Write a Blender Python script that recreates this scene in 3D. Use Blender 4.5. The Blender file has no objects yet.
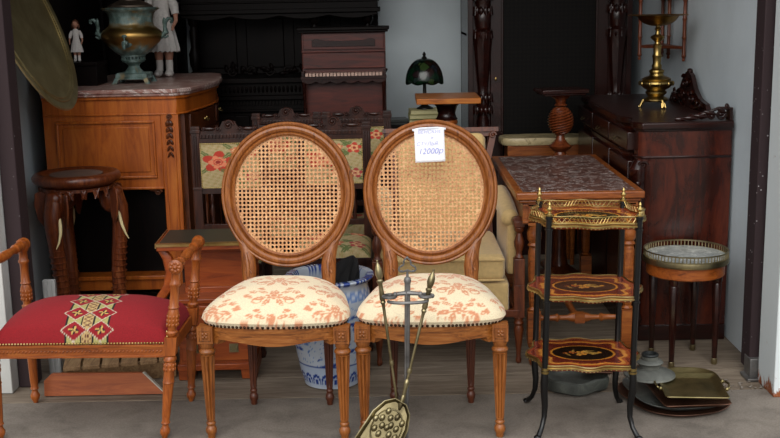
import bpy, math, random
import numpy as np
from mathutils import Matrix, Vector
random.seed(7)
PI = math.pi
C = bpy.context.scene.collection

# ------------------------------------------------------------------ helpers
def lin(c):
    if isinstance(c, str):
        c = [int(c[i:i+2], 16) for i in (0, 2, 4)]
    return tuple(((v/255)/12.92 if v/255 <= .04045 else ((v/255+.055)/1.055)**2.4) for v in c) + (1.0,)

def T(x=0, y=0, z=0): return Matrix.Translation((x, y, z))
def RX(a): return Matrix.Rotation(a, 4, 'X')
def RY(a): return Matrix.Rotation(a, 4, 'Y')
def RZ(a): return Matrix.Rotation(a, 4, 'Z')
def SC(x, y, z): return Matrix.Diagonal((x, y, z, 1))

class MB:
    def __init__(s, M=None):
        s.v = []; s.f = []; s.M = M or Matrix.Identity(4)
    def add(s, vs, fs, M=None):
        b = len(s.v); X = s.M @ M if M is not None else s.M
        s.v += [tuple(X @ Vector(p)) for p in vs]
        s.f += [tuple(i+b for i in f) for f in fs]
        return s
    def box(s, x0, x1, y0, y1, z0, z1, M=None):
        vs = [(x, y, z) for z in (z0, z1) for y in (y0, y1) for x in (x0, x1)]
        return s.add(vs, [(0,2,3,1),(4,5,7,6),(0,1,5,4),(2,6,7,3),(0,4,6,2),(1,3,7,5)], M)
    def prism(s, poly, z0, z1, M=None):
        n = len(poly)
        area = sum(poly[i][0]*poly[(i+1)%n][1]-poly[(i+1)%n][0]*poly[i][1] for i in range(n))
        if area < 0: poly = poly[::-1]
        vs = [(p[0], p[1], z0) for p in poly]+[(p[0], p[1], z1) for p in poly]
        fs = [tuple(range(n-1, -1, -1)), tuple(range(n, 2*n))]
        fs += [(i, (i+1)%n, n+(i+1)%n, n+i) for i in range(n)]
        return s.add(vs, fs, M)
    def layers(s, loops, M=None, cap=True):
        # loops: list of closed loops (same count) bottom to top
        n = len(loops[0]); vs = [p for l in loops for p in l]; fs = []
        for k in range(len(loops)-1):
            for i in range(n):
                j = (i+1) % n
                fs.append((k*n+i, k*n+j, (k+1)*n+j, (k+1)*n+i))
        if cap:
            fs.append(tuple(range(n-1, -1, -1))); fs.append(tuple(range((len(loops)-1)*n, len(loops)*n)))
        return s.add(vs, fs, M)
    def lathe(s, prof, M=None, n=24, flute=None, twist=0, a0=0, sx=1, sy=1):
        loops = []
        for (r, z) in prof:
            l = []
            for i in range(n):
                a = 2*PI*i/n + a0 + twist*z
                rr = max(r, 1e-4)
                if flute and flute[2] <= z <= flute[3]:
                    rr *= 1-flute[1]*(.5-.5*math.cos(flute[0]*2*PI*i/n))**(2.5 if flute[1] >= .25 and flute[0] == 8 else 1)
                l.append((rr*math.cos(a)*sx, rr*math.sin(a)*sy, z))
            loops.append(l)
        return s.layers(loops, M)
    def tube(s, pts, r, n=8, closed=False, M=None, flat=1.0):
        P = [Vector(p) for p in pts]; m = len(P)
        R = r if isinstance(r, (list, tuple)) else [r]*m
        vs = []; up = None
        for i in range(m):
            a = P[(i-1) % m] if (closed or i > 0) else P[i]
            b = P[(i+1) % m] if (closed or i < m-1) else P[i]
            t = (b-a).normalized() if (b-a).length > 1e-9 else Vector((0, 0, 1))
            if up is None:
                up = Vector((0, 0, 1)) if abs(t.z) < .9 else Vector((1, 0, 0))
            u = (up - t*up.dot(t))
            if u.length < 1e-6: u = t.orthogonal()
            u.normalize(); w = t.cross(u); up = u
            for k in range(n):
                q = 2*PI*k/n
                vs.append(tuple(P[i]+u*math.cos(q)*R[i]+w*math.sin(q)*R[i]*flat))
        fs = []
        for i in range(m if closed else m-1):
            for k in range(n):
                j = (i+1) % m; l = (k+1) % n
                fs.append((i*n+k, i*n+l, j*n+l, j*n+k))
        if not closed:
            fs.append(tuple(range(n-1, -1, -1))); fs.append(tuple((m-1)*n+k for k in range(n)))
        return s.add(vs, fs, M)
    def ball(s, c, r, n=12, M=None):
        if not isinstance(r, (tuple, list)): r = (r, r, r)
        m = max(5, n//2+1)
        prof = [(math.sin(PI*i/(m)), -math.cos(PI*i/m)) for i in range(m+1)]
        X = T(*c) @ SC(*r)
        if M is not None: X = M @ X
        return s.lathe(prof, X, n)
    def sweep(s, pts, prof, M=None, closed=True):
        # pts in XZ plane, prof (outward offset, depth y)
        n = len(pts); m = len(prof); vs = []
        for i in range(n):
            a = pts[(i-1) % n]; b = pts[(i+1) % n]
            tx, tz = b[0]-a[0], b[1]-a[1]; L = math.hypot(tx, tz) or 1
            nx, nz = tz/L, -tx/L
            for (o, d) in prof: vs.append((pts[i][0]+nx*o, d, pts[i][1]+nz*o))
        fs = []
        for i in range(n if closed else n-1):
            j = (i+1) % n
            for k in range(m):
                l = (k+1) % m
                fs.append((i*m+k, j*m+k, j*m+l, i*m+l))
        return s.add(vs, fs, M)
    def band(s, outline, z0, z1, t=.02, M=None, zf=None):
        n = len(outline); cx = sum(p[0] for p in outline)/n; cy = sum(p[1] for p in outline)/n
        o = []; 
        ins = [(p[0]+(cx-p[0])*t/math.hypot(p[0]-cx, p[1]-cy), p[1]+(cy-p[1])*t/math.hypot(p[0]-cx, p[1]-cy)) for p in outline]
        zb = [(zf(p) if zf else z0) for p in outline]
        vs = []
        for i in range(n):
            vs += [(outline[i][0], outline[i][1], zb[i]), (outline[i][0], outline[i][1], z1), (ins[i][0], ins[i][1], z1), (ins[i][0], ins[i][1], zb[i])]
        fs = []
        for i in range(n):
            j = (i+1) % n
            for k in range(4):
                l = (k+1) % 4
                fs.append((i*4+k, j*4+k, j*4+l, i*4+l))
        return s.add(vs, fs, M)
    def scroll(s, c, r, turns=1.6, w=.006, M=None, start=0, flip=1, n=26):
        pts = []; rs = []
        for i in range(n+1):
            t = i/n; a = start+flip*turns*2*PI*t; q = r*(1-.85*t)
            pts.append((c[0]+q*math.cos(a), c[1], c[2]+q*math.sin(a))); rs.append(w*(1-.35*t))
        s.tube(pts, rs, 6, M=M); s.ball(pts[-1], w*1.4, 8, M=M)
        return s
    def leaf(s, c, L, W, ang, th=.006, M=None):
        X = T(*c) @ RY(-ang) @ T(L/2, 0, 0)
        if M is not None: X = M @ X
        s.ball((0, 0, 0), (L/2, th, W/2), 8, X)
        s.tube([(-L/2, -th, 0), (L/2, -th*.6, 0)], th*.3, 4, M=X)
        return s

def obj(name, mb, mat, parent=None, smooth=40, bevel=0, seg=2, solid=0, recalc=True):
    me = bpy.data.meshes.new(name)
    me.from_pydata(mb.v, [], mb.f); me.update()
    if recalc:
        import bmesh
        bm = bmesh.new(); bm.from_mesh(me)
        bmesh.ops.recalc_face_normals(bm, faces=bm.faces); bm.to_mesh(me); bm.free()
    if smooth:
        me.shade_smooth(); me.set_sharp_from_angle(angle=math.radians(smooth))
    o = bpy.data.objects.new(name, me); C.objects.link(o)
    me.materials.append(mat)
    if parent is not None: o.parent = parent
    if bevel:
        b = o.modifiers.new('bevel', 'BEVEL'); b.width = bevel; b.segments = seg; b.limit_method = 'ANGLE'; b.angle_limit = math.radians(50)
        if smooth: b.harden_normals = False
    if solid:
        b = o.modifiers.new('solid', 'SOLIDIFY'); b.thickness = solid; b.offset = 0
    return o

def paint(o, fn):
    me = o.data; n = len(me.vertices); co = np.empty(n*3); me.vertices.foreach_get('co', co); co = co.reshape(n, 3)
    col = np.ones((n, 4)); col[:, :3] = fn(co)
    a = me.color_attributes.new('Col', 'FLOAT_COLOR', 'POINT'); a.data.foreach_set('color', col.ravel())
    return o

def tag(o, label, cat, group=None):
    o['label'] = label; o['category'] = cat
    if group: o['group'] = group
    return o
def thing(name, label, cat, loc, rz=0, group=None):
    o = bpy.data.objects.new(name, None); C.objects.link(o); o.empty_display_size = .05
    o.location = loc; o.rotation_euler = (0, 0, rz)
    return tag(o, label, cat, group)
def struct(name, mb, mat, **k):
    o = obj(name, mb, mat, **k); o['kind'] = 'structure'; return o
def copy_tree(o, parent=None):
    c = o.copy(); C.objects.link(c); c.parent = parent
    for ch in list(o.children): copy_tree(ch, c)
    return c

# ------------------------------------------------------------------ materials
def newmat(name):
    m = bpy.data.materials.new(name); m.use_nodes = True
    nt = m.node_tree; b = nt.nodes['Principled BSDF']
    return m, nt, b
def ramp(nt, src, stops):
    r = nt.nodes.new('ShaderNodeValToRGB'); e = r.color_ramp.elements
    while len(e) > 1: e.remove(e[0])
    e[0].position = stops[0][0]; e[0].color = stops[0][1]
    for p, c in stops[1:]:
        x = e.new(p); x.color = c
    nt.links.new(src, r.inputs[0]); return r.outputs[0]
def noise(nt, scale, sc=(1, 1, 1), detail=4, rough=.6, dist=0, world=False):
    tc = nt.nodes.new('ShaderNodeTexCoord'); mp = nt.nodes.new('ShaderNodeMapping')
    if world:
        g = nt.nodes.new('ShaderNodeNewGeometry'); nt.links.new(g.outputs['Position'], mp.inputs[0])
    else: nt.links.new(tc.outputs['Object'], mp.inputs[0])
    mp.inputs['Scale'].default_value = sc
    n = nt.nodes.new('ShaderNodeTexNoise'); n.inputs['Scale'].default_value = scale
    n.inputs['Detail'].default_value = detail; n.inputs['Roughness'].default_value = rough; n.inputs['Distortion'].default_value = dist
    nt.links.new(mp.outputs[0], n.inputs[0]); return n.outputs[0]
def bump(nt, b, src, st=.2, d=.002):
    n = nt.nodes.new('ShaderNodeBump'); n.inputs['Strength'].default_value = st; n.inputs['Distance'].default_value = d
    nt.links.new(src, n.inputs['Height']); nt.links.new(n.outputs[0], b.inputs['Normal'])
def mixc(nt, fac, a, c, mode='MIX'):
    m = nt.nodes.new('ShaderNodeMix'); m.data_type = 'RGBA'; m.blend_type = mode
    if isinstance(fac, (int, float)): m.inputs[0].default_value = fac
    else: nt.links.new(fac, m.inputs[0])
    for k, v in ((6, a), (7, c)):
        if isinstance(v, tuple): m.inputs[k].default_value = v
        else: nt.links.new(v, m.inputs[k])
    return m.outputs[2]
def wood(name, dark, mid, light, rough=.38, axis='z', scale=9, fig=0, spec=.5):
    m, nt, b = newmat(name)
    st = {'z': (6, 6, .7), 'x': (.7, 6, 6), 'y': (6, .7, 6)}[axis]
    n1 = noise(nt, scale, st, 6, .65, 1.2)
    c = ramp(nt, n1, [(.28, lin(dark)), (.5, lin(mid)), (.74, lin(light))])
    n2 = noise(nt, 2.2, (1, 1, 1), 3, .5, 0)
    d = ramp(nt, n2, [(.3, (.62, .6, .58, 1)), (.65, (1, 1, 1, 1))])
    c = mixc(nt, .8, c, d, 'MULTIPLY')
    if fig:
        n3 = noise(nt, fig, (1.0, 1, .45), 5, .6, 2.5)
        c = mixc(nt, .9, c, ramp(nt, n3, [(.38, (.35, .3, .28, 1)), (.6, (1, 1, 1, 1))]), 'MULTIPLY')
    nt.links.new(c, b.inputs['Base Color']); b.inputs['Roughness'].default_value = rough
    b.inputs['Specular IOR Level'].default_value = spec
    bump(nt, b, n1, .12, .001)
    return m
def plain(name, col, rough=.5, metal=0, var=.25, nscale=20, bumpst=.1, spec=.5, sheen=0):
    m, nt, b = newmat(name)
    n = noise(nt, nscale, (1, 1, 1), 5)
    c = lin(col); dk = tuple(v*(1-var) for v in c[:3])+(1,)
    nt.links.new(ramp(nt, n, [(.3, dk), (.65, c)]), b.inputs['Base Color'])
    b.inputs['Roughness'].default_value = rough; b.inputs['Metallic'].default_value = metal
    b.inputs['Specular IOR Level'].default_value = spec
    if sheen: b.inputs['Sheen Weight'].default_value = sheen
    if bumpst: bump(nt, b, n, bumpst, .002)
    return m
def patina(name, stops, rough=.4, metal=1, scale=7, sc=(1, 1, 1), bs=.25):
    m, nt, b = newmat(name)
    n = noise(nt, scale, sc, 6, .65, .6)
    nt.links.new(ramp(nt, n, [(p, lin(c)) for p, c in stops]), b.inputs['Base Color'])
    b.inputs['Metallic'].default_value = metal; b.inputs['Roughness'].default_value = rough
    bump(nt, b, n, bs, .002)
    return m
def marble(name, base, blot, vein, scale=9, rough=.3, vs=5):
    m, nt, b = newmat(name)
    n = noise(nt, scale, (1, 1, 1), 8, .65, 1.5)
    c = ramp(nt, n, [(.35, lin(base)), (.55, lin(blot)), (.75, lin(base))])
    v = noise(nt, vs, (1, 1, 1), 9, .7, 2.5)
    c = mixc(nt, ramp(nt, v, [(.53, (0, 0, 0, 1)), (.57, (1, 1, 1, 1)), (.61, (0, 0, 0, 1))]), c, lin(vein))
    nt.links.new(c, b.inputs['Base Color']); b.inputs['Roughness'].default_value = rough
    return m
def attr(name, rough=.8, metal=0, nscale=300, bs=.15, sheen=0, coat=0, var=.12):
    m, nt, b = newmat(name)
    a = nt.nodes.new('ShaderNodeAttribute'); a.attribute_name = 'Col'
    n = noise(nt, nscale, (1, 1, 1), 2)
    c = mixc(nt, 1.0, a.outputs['Color'], ramp(nt, n, [(.3, (1-var*2, 1-var*2, 1-var*2, 1)), (.6, (1, 1, 1, 1))]), 'MULTIPLY')
    nt.links.new(c, b.inputs['Base Color']); b.inputs['Roughness'].default_value = rough
    b.inputs['Sheen Weight'].default_value = sheen; b.inputs['Coat Weight'].default_value = coat
    if bs: bump(nt, b, n, bs, .001)
    return m

W = {}
W['honey'] = wood('honey_walnut', '5e3012', '925422', 'aa6c34', .36, 'z', 12)
W['honey_x'] = wood('honey_walnut_rail', '4c240c', '975822', 'bb7c40', .36, 'x', 12)
W['bench'] = wood('reddish_beech', '5e2c10', '9c501c', 'b86c2e', .33, 'z', 10)
W['bench_x'] = wood('reddish_beech_rail', '5e2c10', '9c501c', 'b86c2e', .33, 'x', 10)
W['cab'] = wood('cherry_cabinet', '843a0e', 'b45c1a', 'cc762a', .34, 'z', 4)
W['cab_d'] = wood('walnut_dark_carving', '2c1408', '54280f', '743c1a', .35, 'z', 8)
W['mahog'] = wood('flame_mahogany', '240b06', '501c0d', '662a13', .24, 'z', 4, fig=5)
W['mahog_d'] = wood('dark_mahogany', '140604', '260c07', '38130c', .25, 'x', 6)
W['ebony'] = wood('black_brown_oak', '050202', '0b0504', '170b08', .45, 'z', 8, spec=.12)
W['oakred'] = wood('toy_piano_mahogany', '2c100c', '501d14', '66281a', .35, 'x', 6)
W['teb'] = wood('dark_turned_oak', '180a06', '2e140d', '4a2618', .32, 'z', 8, spec=.5)
W['ele'] = wood('carved_teak', '38160a', '6c3218', '96562e', .3, 'z', 10)
W['desk'] = wood('carved_walnut_desk', '55260d', '8c4a1c', 'ab662b', .33, 'x', 8)
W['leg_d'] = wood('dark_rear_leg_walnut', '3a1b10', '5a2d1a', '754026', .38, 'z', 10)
W['chest'] = wood('orange_mahogany_chest', '6e2c0c', '984416', 'ae5820', .35, 'x', 5)
W['armw'] = wood('armchair_mahogany', '32140a', '5c2a12', '78401e', .35, 'z', 8)
W['ped'] = wood('pine_pedestal', '6e340c', 'b0641e', 'ca8030', .35, 'x', 6)
W['board'] = wood('orange_board', '8a4018', 'b45c28', 'c87238', .55, 'x', 5)
W['pallet'] = wood('pallet_planks', '6f5236', '9c7a54', 'bb9a70', .8, 'y', 8)
W['greywood'] = wood('weathered_grey_board', '6c6c6a', '9a9b9a', 'bcbdba', .85, 'z', 8)
blackp = plain('black_lacquer', '050506', .3, 0, .2, 20, .05)
brass = patina('polished_brass', [(.3, '7c6838'), (.55, 'b89c60'), (.8, 'd8c08c')], .3)
brass_old = patina('old_brass', [(.3, '5e553f'), (.5, '958a68'), (.75, 'beb392')], .36)
brass_dish = patina('dull_brass_dish', [(.3, '8a7c56'), (.5, 'a0926a'), (.75, 'bcae86')], .4, .75)
brass_tray = patina('dull_brass_tray', [(.3, '60583c'), (.5, '8c8058'), (.75, 'aa9c74')], .42)
gilt = patina('gilt_bronze', [(.3, '86703e'), (.55, 'bca468'), (.8, 'dcc898')], .35)
iron = patina('grey_iron', [(.3, '4e4c4a'), (.6, '807e7c'), (.8, '9e9c9a')], .5, .6)
pewter = patina('grey_pewter', [(.3, '4e504b'), (.55, '6e706a'), (.8, '8c8e86')], .55, .4)
pewter_b = patina('bluish_pewter', [(.3, '4e5250'), (.55, '70746f'), (.8, '90948e')], .45, .5)
copper = patina('brown_copper', [(.3, '40291e'), (.55, '6b4a3a'), (.8, '8a6a56')], .4, .7)
verd = patina('verdigris_stone', [(.3, '31332f'), (.55, '4b4e48'), (.8, '70746a')], .7, .1, 12)
nail = patina('bronze_nail', [(.3, '2a1c14'), (.6, '4e3a2c'), (.8, '7a6250')], .3, .9)
tanf = plain('gold_beige_upholstery', 'c9aa72', .75, 0, .18, 60, .1, .3, .3)
marb_red = marble('red_marble_top', '8c5a50', 'ab8a80', 'dccfc8', 9, .3)
marb_brown = marble('brown_marble_top', '46302a', '66463c', 'b4a8a2', 18, .28, 12)
marb_white = marble('white_grey_marble', 'd0d2cc', '8c9290', '6c7472', 22, .3, 14)
slabm = marble('yellow_onyx', 'a4926c', 'c2b086', '7c6a48', 6, .4)
ivory = plain('ivory', 'e8d6a0', .35, 0, .1)
blackcloth = plain('black_cloth', '08080a', .85, 0, .3, 30, .3)
porc = plain('white_porcelain', 'dad6d0', .35, 0, .08)
lace = plain('lace_white', 'd8d4cf', .8, 0, .2, 90, .5)
skin = plain('painted_skin', 'c08a72', .6)
glassdark = plain('dark_glass', '06080a', .12, 0, .1, 4, 0)
uphol = attr('damask_cloth', .85, 0, 350, .2, .2)
velvet = attr('velvet_and_kelim', .95, 0, 350, .3, 0, var=.18)
tapest = attr('tapestry', .95, 0, 160, .3, var=.06)
marq = attr('marquetry', .25, 0, 60, .03, 0, .3)
faience = attr('glazed_faience', .15, 0, 20, .02, 0, .5, .05)

# ------------------------------------------------------------------ setting
def wall_mat(name, col, var=.1):
    m, nt, b = newmat(name)
    n = noise(nt, 1.3, (1, 1, 1), 6, .6, 0, True)
    c = lin(col); d = tuple(v*(1-var*2) for v in c[:3])+(1,)
    nt.links.new(ramp(nt, n, [(.3, d), (.65, c)]), b.inputs['Base Color'])
    b.inputs['Roughness'].default_value = .85
    bump(nt, b, noise(nt, 60, (1, 1, 1), 3, .6, 0, True), .1, .002)
    return m
wallm = wall_mat('pale_blue_grey_plaster', 'd4dfe4')
def ground(name, c1, c2, c3, fine=140):
    m, nt, b = newmat(name)
    n1 = noise(nt, 1.7, (1, 1, 1), 8, .7, .3, True); n2 = noise(nt, fine, (1, 1, 1), 3, .7, 0, True)
    n3 = noise(nt, 7, (1, 1, 1), 6, .7, .4, True)
    c = ramp(nt, n1, [(.3, lin(c1)), (.5, lin(c2)), (.72, lin(c3))])
    c = mixc(nt, 1, c, ramp(nt, n2, [(.3, (.72, .72, .72, 1)), (.6, (1, 1, 1, 1))]), 'MULTIPLY')
    c = mixc(nt, 1, c, ramp(nt, n3, [(.33, (.7, .69, .68, 1)), (.55, (1, 1, 1, 1))]), 'MULTIPLY')
    nt.links.new(c, b.inputs['Base Color']); b.inputs['Roughness'].default_value = .9
    bump(nt, b, n2, .4, .003)
    return m
pave = ground('concrete_pavement', '6b635a', '7e756b', '8d8478')
inner = wood('worn_floor_boards', '5e5244', '7e7060', '988a78', .85, 'x', 5)
XL, XR, YB, YF = -1.75, 1.48, 6.95, 4.02
g = MB(); g.box(-12, 12, -10, YF, -.1, 0); struct('pavement', g, pave)
g = MB()
for i in range(13):
    y0 = YF+.012+i*.23; g.box(XL-.3, XR+.3, y0, min(y0+.229, YB+.1), -.1, -.002+.0015*(i % 2))
struct('floor', g, inner, bevel=.002)
g = MB(); g.box(XL-.12, XR+.12, YB, YB+.1, -.1, 2.75); struct('wall_back', g, wallm)
g = MB(); g.box(XL-.1, XL, YF+.32, YB, 0, 2.75); struct('wall_left', g, wallm)
g = MB(); g.box(XR, XR+.1, YF+.3, YB, 0, 2.75); struct('wall_right', g, wallm)
ceilm = plain('dark_board_ceiling', '4a423c', .9)
g = MB(); g.box(XL-.12, XR+.12, YF+.2, YB+.1, 2.65, 2.75); struct('ceiling', g, ceilm)
# brown steel posts of the opening, with flecks of old paint
m, nt, b = newmat('brown_painted_steel')
v = nt.nodes.new('ShaderNodeTexVoronoi'); v.inputs['Scale'].default_value = 38
gg = nt.nodes.new('ShaderNodeNewGeometry'); nt.links.new(gg.outputs['Position'], v.inputs['Vector'])
fl = ramp(nt, v.outputs['Distance'], [(.09, (1, 1, 1, 1)), (.13, (0, 0, 0, 1))])
fn = ramp(nt, noise(nt, 3, (1, 1, 1), 3, .6, 0, True), [(.48, (0, 0, 0, 1)), (.6, (1, 1, 1, 1))])
mm = mixc(nt, 1, fl, fn, 'MULTIPLY')
nt.links.new(mixc(nt, mm, lin('34282a'), lin('a8a4a6')), b.inputs['Base Color']); b.inputs['Roughness'].default_value = .75; b.inputs['Specular IOR Level'].default_value = .25
steel = m
g = MB(); g.box(-1.50, -1.437, 4.2, 4.3, 0, 2.5); struct('trim_1', g, steel, bevel=.004)
g = MB(); g.box(1.408, 1.475, 4.15, 4.25, 0.03, 2.5); struct('trim_2', g, steel, bevel=.004)
g = MB(); g.box(1.405, 1.475, 4.125, 4.2, 0.0, .085); g.box(1.39, 1.47, 4.10, 4.2, 0, .012)
o = struct('trim_3', g, iron, bevel=.003)
# white rusty door post on the right
m, nt, b = newmat('white_paint_with_rust')
gg = nt.nodes.new('ShaderNodeNewGeometry'); sp = nt.nodes.new('ShaderNodeSeparateXYZ'); nt.links.new(gg.outputs['Position'], sp.inputs[0])
mr = nt.nodes.new('ShaderNodeMapRange'); mr.inputs[1].default_value = .10; mr.inputs[2].default_value = 0; mr.inputs[3].default_value = 0; mr.inputs[4].default_value = .24
nt.links.new(sp.outputs[2], mr.inputs[0])
ad = nt.nodes.new('ShaderNodeMath'); ad.operation = 'ADD'
nt.links.new(mr.outputs[0], ad.inputs[0]); nt.links.new(noise(nt, 16, (1, 1, .6), 7, .7, .4, True), ad.inputs[1])
r_ = ramp(nt, ad.outputs[0], [(.66, (0, 0, 0, 1)), (.72, (1, 1, 1, 1))])
nt.links.new(mixc(nt, r_, lin('d3dbdc'), lin('8a4a22')), b.inputs['Base Color']); b.inputs['Roughness'].default_value = .6
rustw = m
g = MB(); g.box(1.432, 1.75, 3.93, 4.11, 0, 2.5); struct('trim_4', g, rustw, bevel=.003)
chalk = wall_mat('rough_whitewash', 'cfd0cb', .2)
g = MB(); g.box(-1.98, -1.502, 4.13, 4.3, 0, 2.5); struct('trim_5', g, chalk, bevel=.003)
# facade above and beside the opening
g = MB(); g.box(-8, -1.9, 4.2, 4.5, 0, 4.5); g.box(1.7, 8, 4.15, 4.5, 0, 4.5); g.box(-2, 1.8, 4.2, 4.5, 2.6, 4.5)
struct('wall_front', g, chalk)
# crumbled concrete along the sill
g = MB()
for i in range(70):
    x = random.uniform(1.18, 1.5); y = 4.06+random.gauss(0, .025)-(x-1.3)*.1
    r = random.uniform(.002, .007); g.ball((x, y, r*.4), (r, r*.8, r*.6), 6)
o = obj('rubble', g, pave); tag(o, 'crumbs of broken concrete strewn at the foot of the right brown post', 'rubble'); o['kind'] = 'stuff'

# ------------------------------------------------------------------ pattern functions
def over(col, mask, c):
    col[mask] = np.array(lin(c)[:3]); return col
def leafm(x, y, cx, cy, ang, L, Wd, lob=5):
    u = (x-cx)*math.cos(ang)+(y-cy)*math.sin(ang); v = -(x-cx)*math.sin(ang)+(y-cy)*math.cos(ang)
    t = np.clip(u/L, 0, 1); w = Wd*np.sin(PI*t**.8)*(.62+.38*np.abs(np.sin(lob*PI*t)))
    return (u > 0) & (u < L) & (np.abs(v) < w) & (np.abs(v) > .09*Wd)
def flower(x, y, cx, cy, R, k, ph=0):
    r = np.hypot(x-cx, y-cy); a = np.arctan2(y-cy, x-cx)
    p = R*(.55+.45*np.abs(np.cos(k*(a-ph)/2)))
    return (r < p) & ~((np.abs(r-.42*R) < .05*R)) & ~((r > .45*R) & (np.abs(np.sin(k*(a-ph)/2+PI/2)) < .12))
def damask(ox=0, oy=0):
    def fn(co):
        x = (co[:, 0]+ox)*1.4; y = (co[:, 1]*1.35+co[:, 2]*1.1)*1.25+oy
        col = np.tile(np.array(lin('e6d5b2')[:3]), (len(x), 1)); m = np.zeros(len(x), bool)
        tw, thh = .30, .24
        for i in range(-3, 4):
            for j in range(-5, 5):
                cx = i*tw; cy = j*thh+(thh/2 if i % 2 else 0)
                d = (np.abs(x-cx) < .2) & (np.abs(y-cy) < .2)
                if not d.any(): continue
                m |= flower(x, y, cx, cy, .042, 7, .3)
                m |= flower(x, y, cx, cy+.045, .024, 5)
                for s_ in (-1, 1):
                    m |= leafm(x, y, cx+s_*.035, cy-.015, PI/2-s_*(PI/2+.35), .08, .021)
                    m |= leafm(x, y, cx+s_*.02, cy-.03, -PI/2+s_*.35, .085, .017)
                    m |= leafm(x, y, cx+s_*.03, cy+.03, PI/2-s_*1.0, .07, .015)
                    m |= leafm(x, y, cx+s_*.11, cy-.03, PI/2-s_*.4, .06, .014, 3)
                    m |= flower(x, y, cx+s_*.105, cy+.05, .022, 5, s_)
                    rr = np.hypot(x-cx-s_*.08, y-cy+.055); m |= (np.abs(rr-.022) < .0035)
                    m |= np.hypot(x-cx-s_*.135, y-cy+.01) < .007
                    m |= leafm(x, y, cx+s_*.05, cy+.075, PI/2-s_*.9, .05, .012, 3); m |= leafm(x, y, cx+s_*.13, cy+.03, -PI/2+s_*.3, .05, .012, 3); m |= leafm(x, y, cx+s_*.09, cy+.085, PI/2+s_*.9, .04, .011, 3)
        col = over(col, m, 'd08d66')
        return col
    return fn
def kelim(co):
    x = co[:, 0]
    col = np.tile(np.array(lin('8a0f18')[:3]), (len(x), 1))
    u = (x-.022)/.088
    v = co[:, 1]+co[:, 2]*.8
    a = np.abs(u)
    over(col, a < .86, 'a39a5e'); over(col, (a > .80) & (a < .88), '1c1416')
    over(col, (a > .2) & (a < .27), '1c1416'); over(col, a <= .2, 'b99a66')
    p = (v/.022) % 1.0
    over(col, (a <= .17) & (np.abs(a/.17-np.abs(p*2-1)) < .2), '5a2e22')
    per = .092
    for s_ in (-1, 1):
        du = (u-s_*.53)*.088; k = np.round((v-.052)/per); dv = (v-.052)-k*per
        q = np.abs(du)/.043+np.abs(dv)/.041
        over(col, (q < 1.10) & (q >= 1.0), 'c4b8a0'); over(col, q < 1.0, '8e121c')
        r = np.hypot(du, dv); ang = np.arctan2(dv, du)
        st = r < .019*(.35+.65*np.abs(np.cos(2*ang+.4)))
        over(col, st, 'c9a65a'); over(col, st & (np.sin(2*ang+.4)*np.cos(2*ang+.4) > 0), '20141a')
    return col
def tapfn(sx, sz, cz, horizontal=False):
    def fn(co):
        x = co[:, 0]/sx; z = ((co[:, 1] if horizontal else co[:, 2])-cz)/sz
        col = np.tile(np.array(lin('a3936a')[:3]), (len(x), 1))
        n = np.sin(x*23+z*11)*np.sin(z*29-x*7)
        over(col, n > .6, '948656'); over(col, n < -.75, 'b09a74'); over(col, np.abs(n-.25) < .05, 'a07850')
        for (cx, cz2, R, k, c1, c2) in ((-.35, .15, .5, 5, 'aa3626', 'd07a58'), (.1, -.5, .2, 5, 'a8442e', 'c8906a'), (.62, .6, .25, 5, 'b03a2c', 'd6a070'), (.65, -.55, .24, 5, '9a3a3a', 'c99a70'), (.15, .65, .15, 5, 'b86a4a', 'd6a070')):
            for ang in (.5, 2.4, 3.9, 5.4):
                over(col, leafm(x, z, cx+math.cos(ang)*R*.7, cz2+math.sin(ang)*R*.7, ang, .42, .09, 2), '5a6638')
            over(col, flower(x, z, cx, cz2, R, k, .2), c1)
            over(col, flower(x, z, cx, cz2, R*.6, k, .7), c2)
            over(col, np.hypot(x-cx, z-cz2) < R*.16, '8a2a22')
        return col
    return fn
def marquetry(a, b):
    def fn(co):
        x = co[:, 0]; y = co[:, 1]; th = np.arctan2(y/b, x/a)
        rho = ((np.abs(x)/a)**3+(np.abs(y)/b)**3)**(1/3)/(1+.07*np.cos(8*np.arctan2(y, x)))
        col = np.tile(np.array(lin('8c3a1e')[:3]), (len(x), 1))
        over(col, rho < .93, '70261a')
        w = rho+.035*np.cos(12*th)
        over(col, w < .88, '9a4a22'); over(col, (w < .80) & (w > .73), 'd08a3c'); over(col, w <= .73, '5e2118')
        st = np.sin(th*40) > 0; over(col, (w <= .72) & (w > .66) & st, '8c3c20')
        e = np.hypot(x/(a*.62), y/(b*.52))
        over(col, e < 1.0, 'c8822e'); over(col, e < .93, '1a120c')
        for k, (fx, fy, R) in enumerate(((0, 0, .024), (-.035, .006, .015), (.035, -.004, .015), (.06, .006, .009), (-.062, -.004, .009), (.015, .018, .012), (-.014, -.02, .012))):
            over(col, (flower(x, y, fx, fy, R, 5, k)) & (e < .9), ('d8903a', 'b5602a', 'c89a4a')[k % 3])
            over(col, (leafm(x, y, fx, fy, k*1.3, .035, .006, 2)) & (e < .9), 'a8803a')
        return col
    return fn
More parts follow.
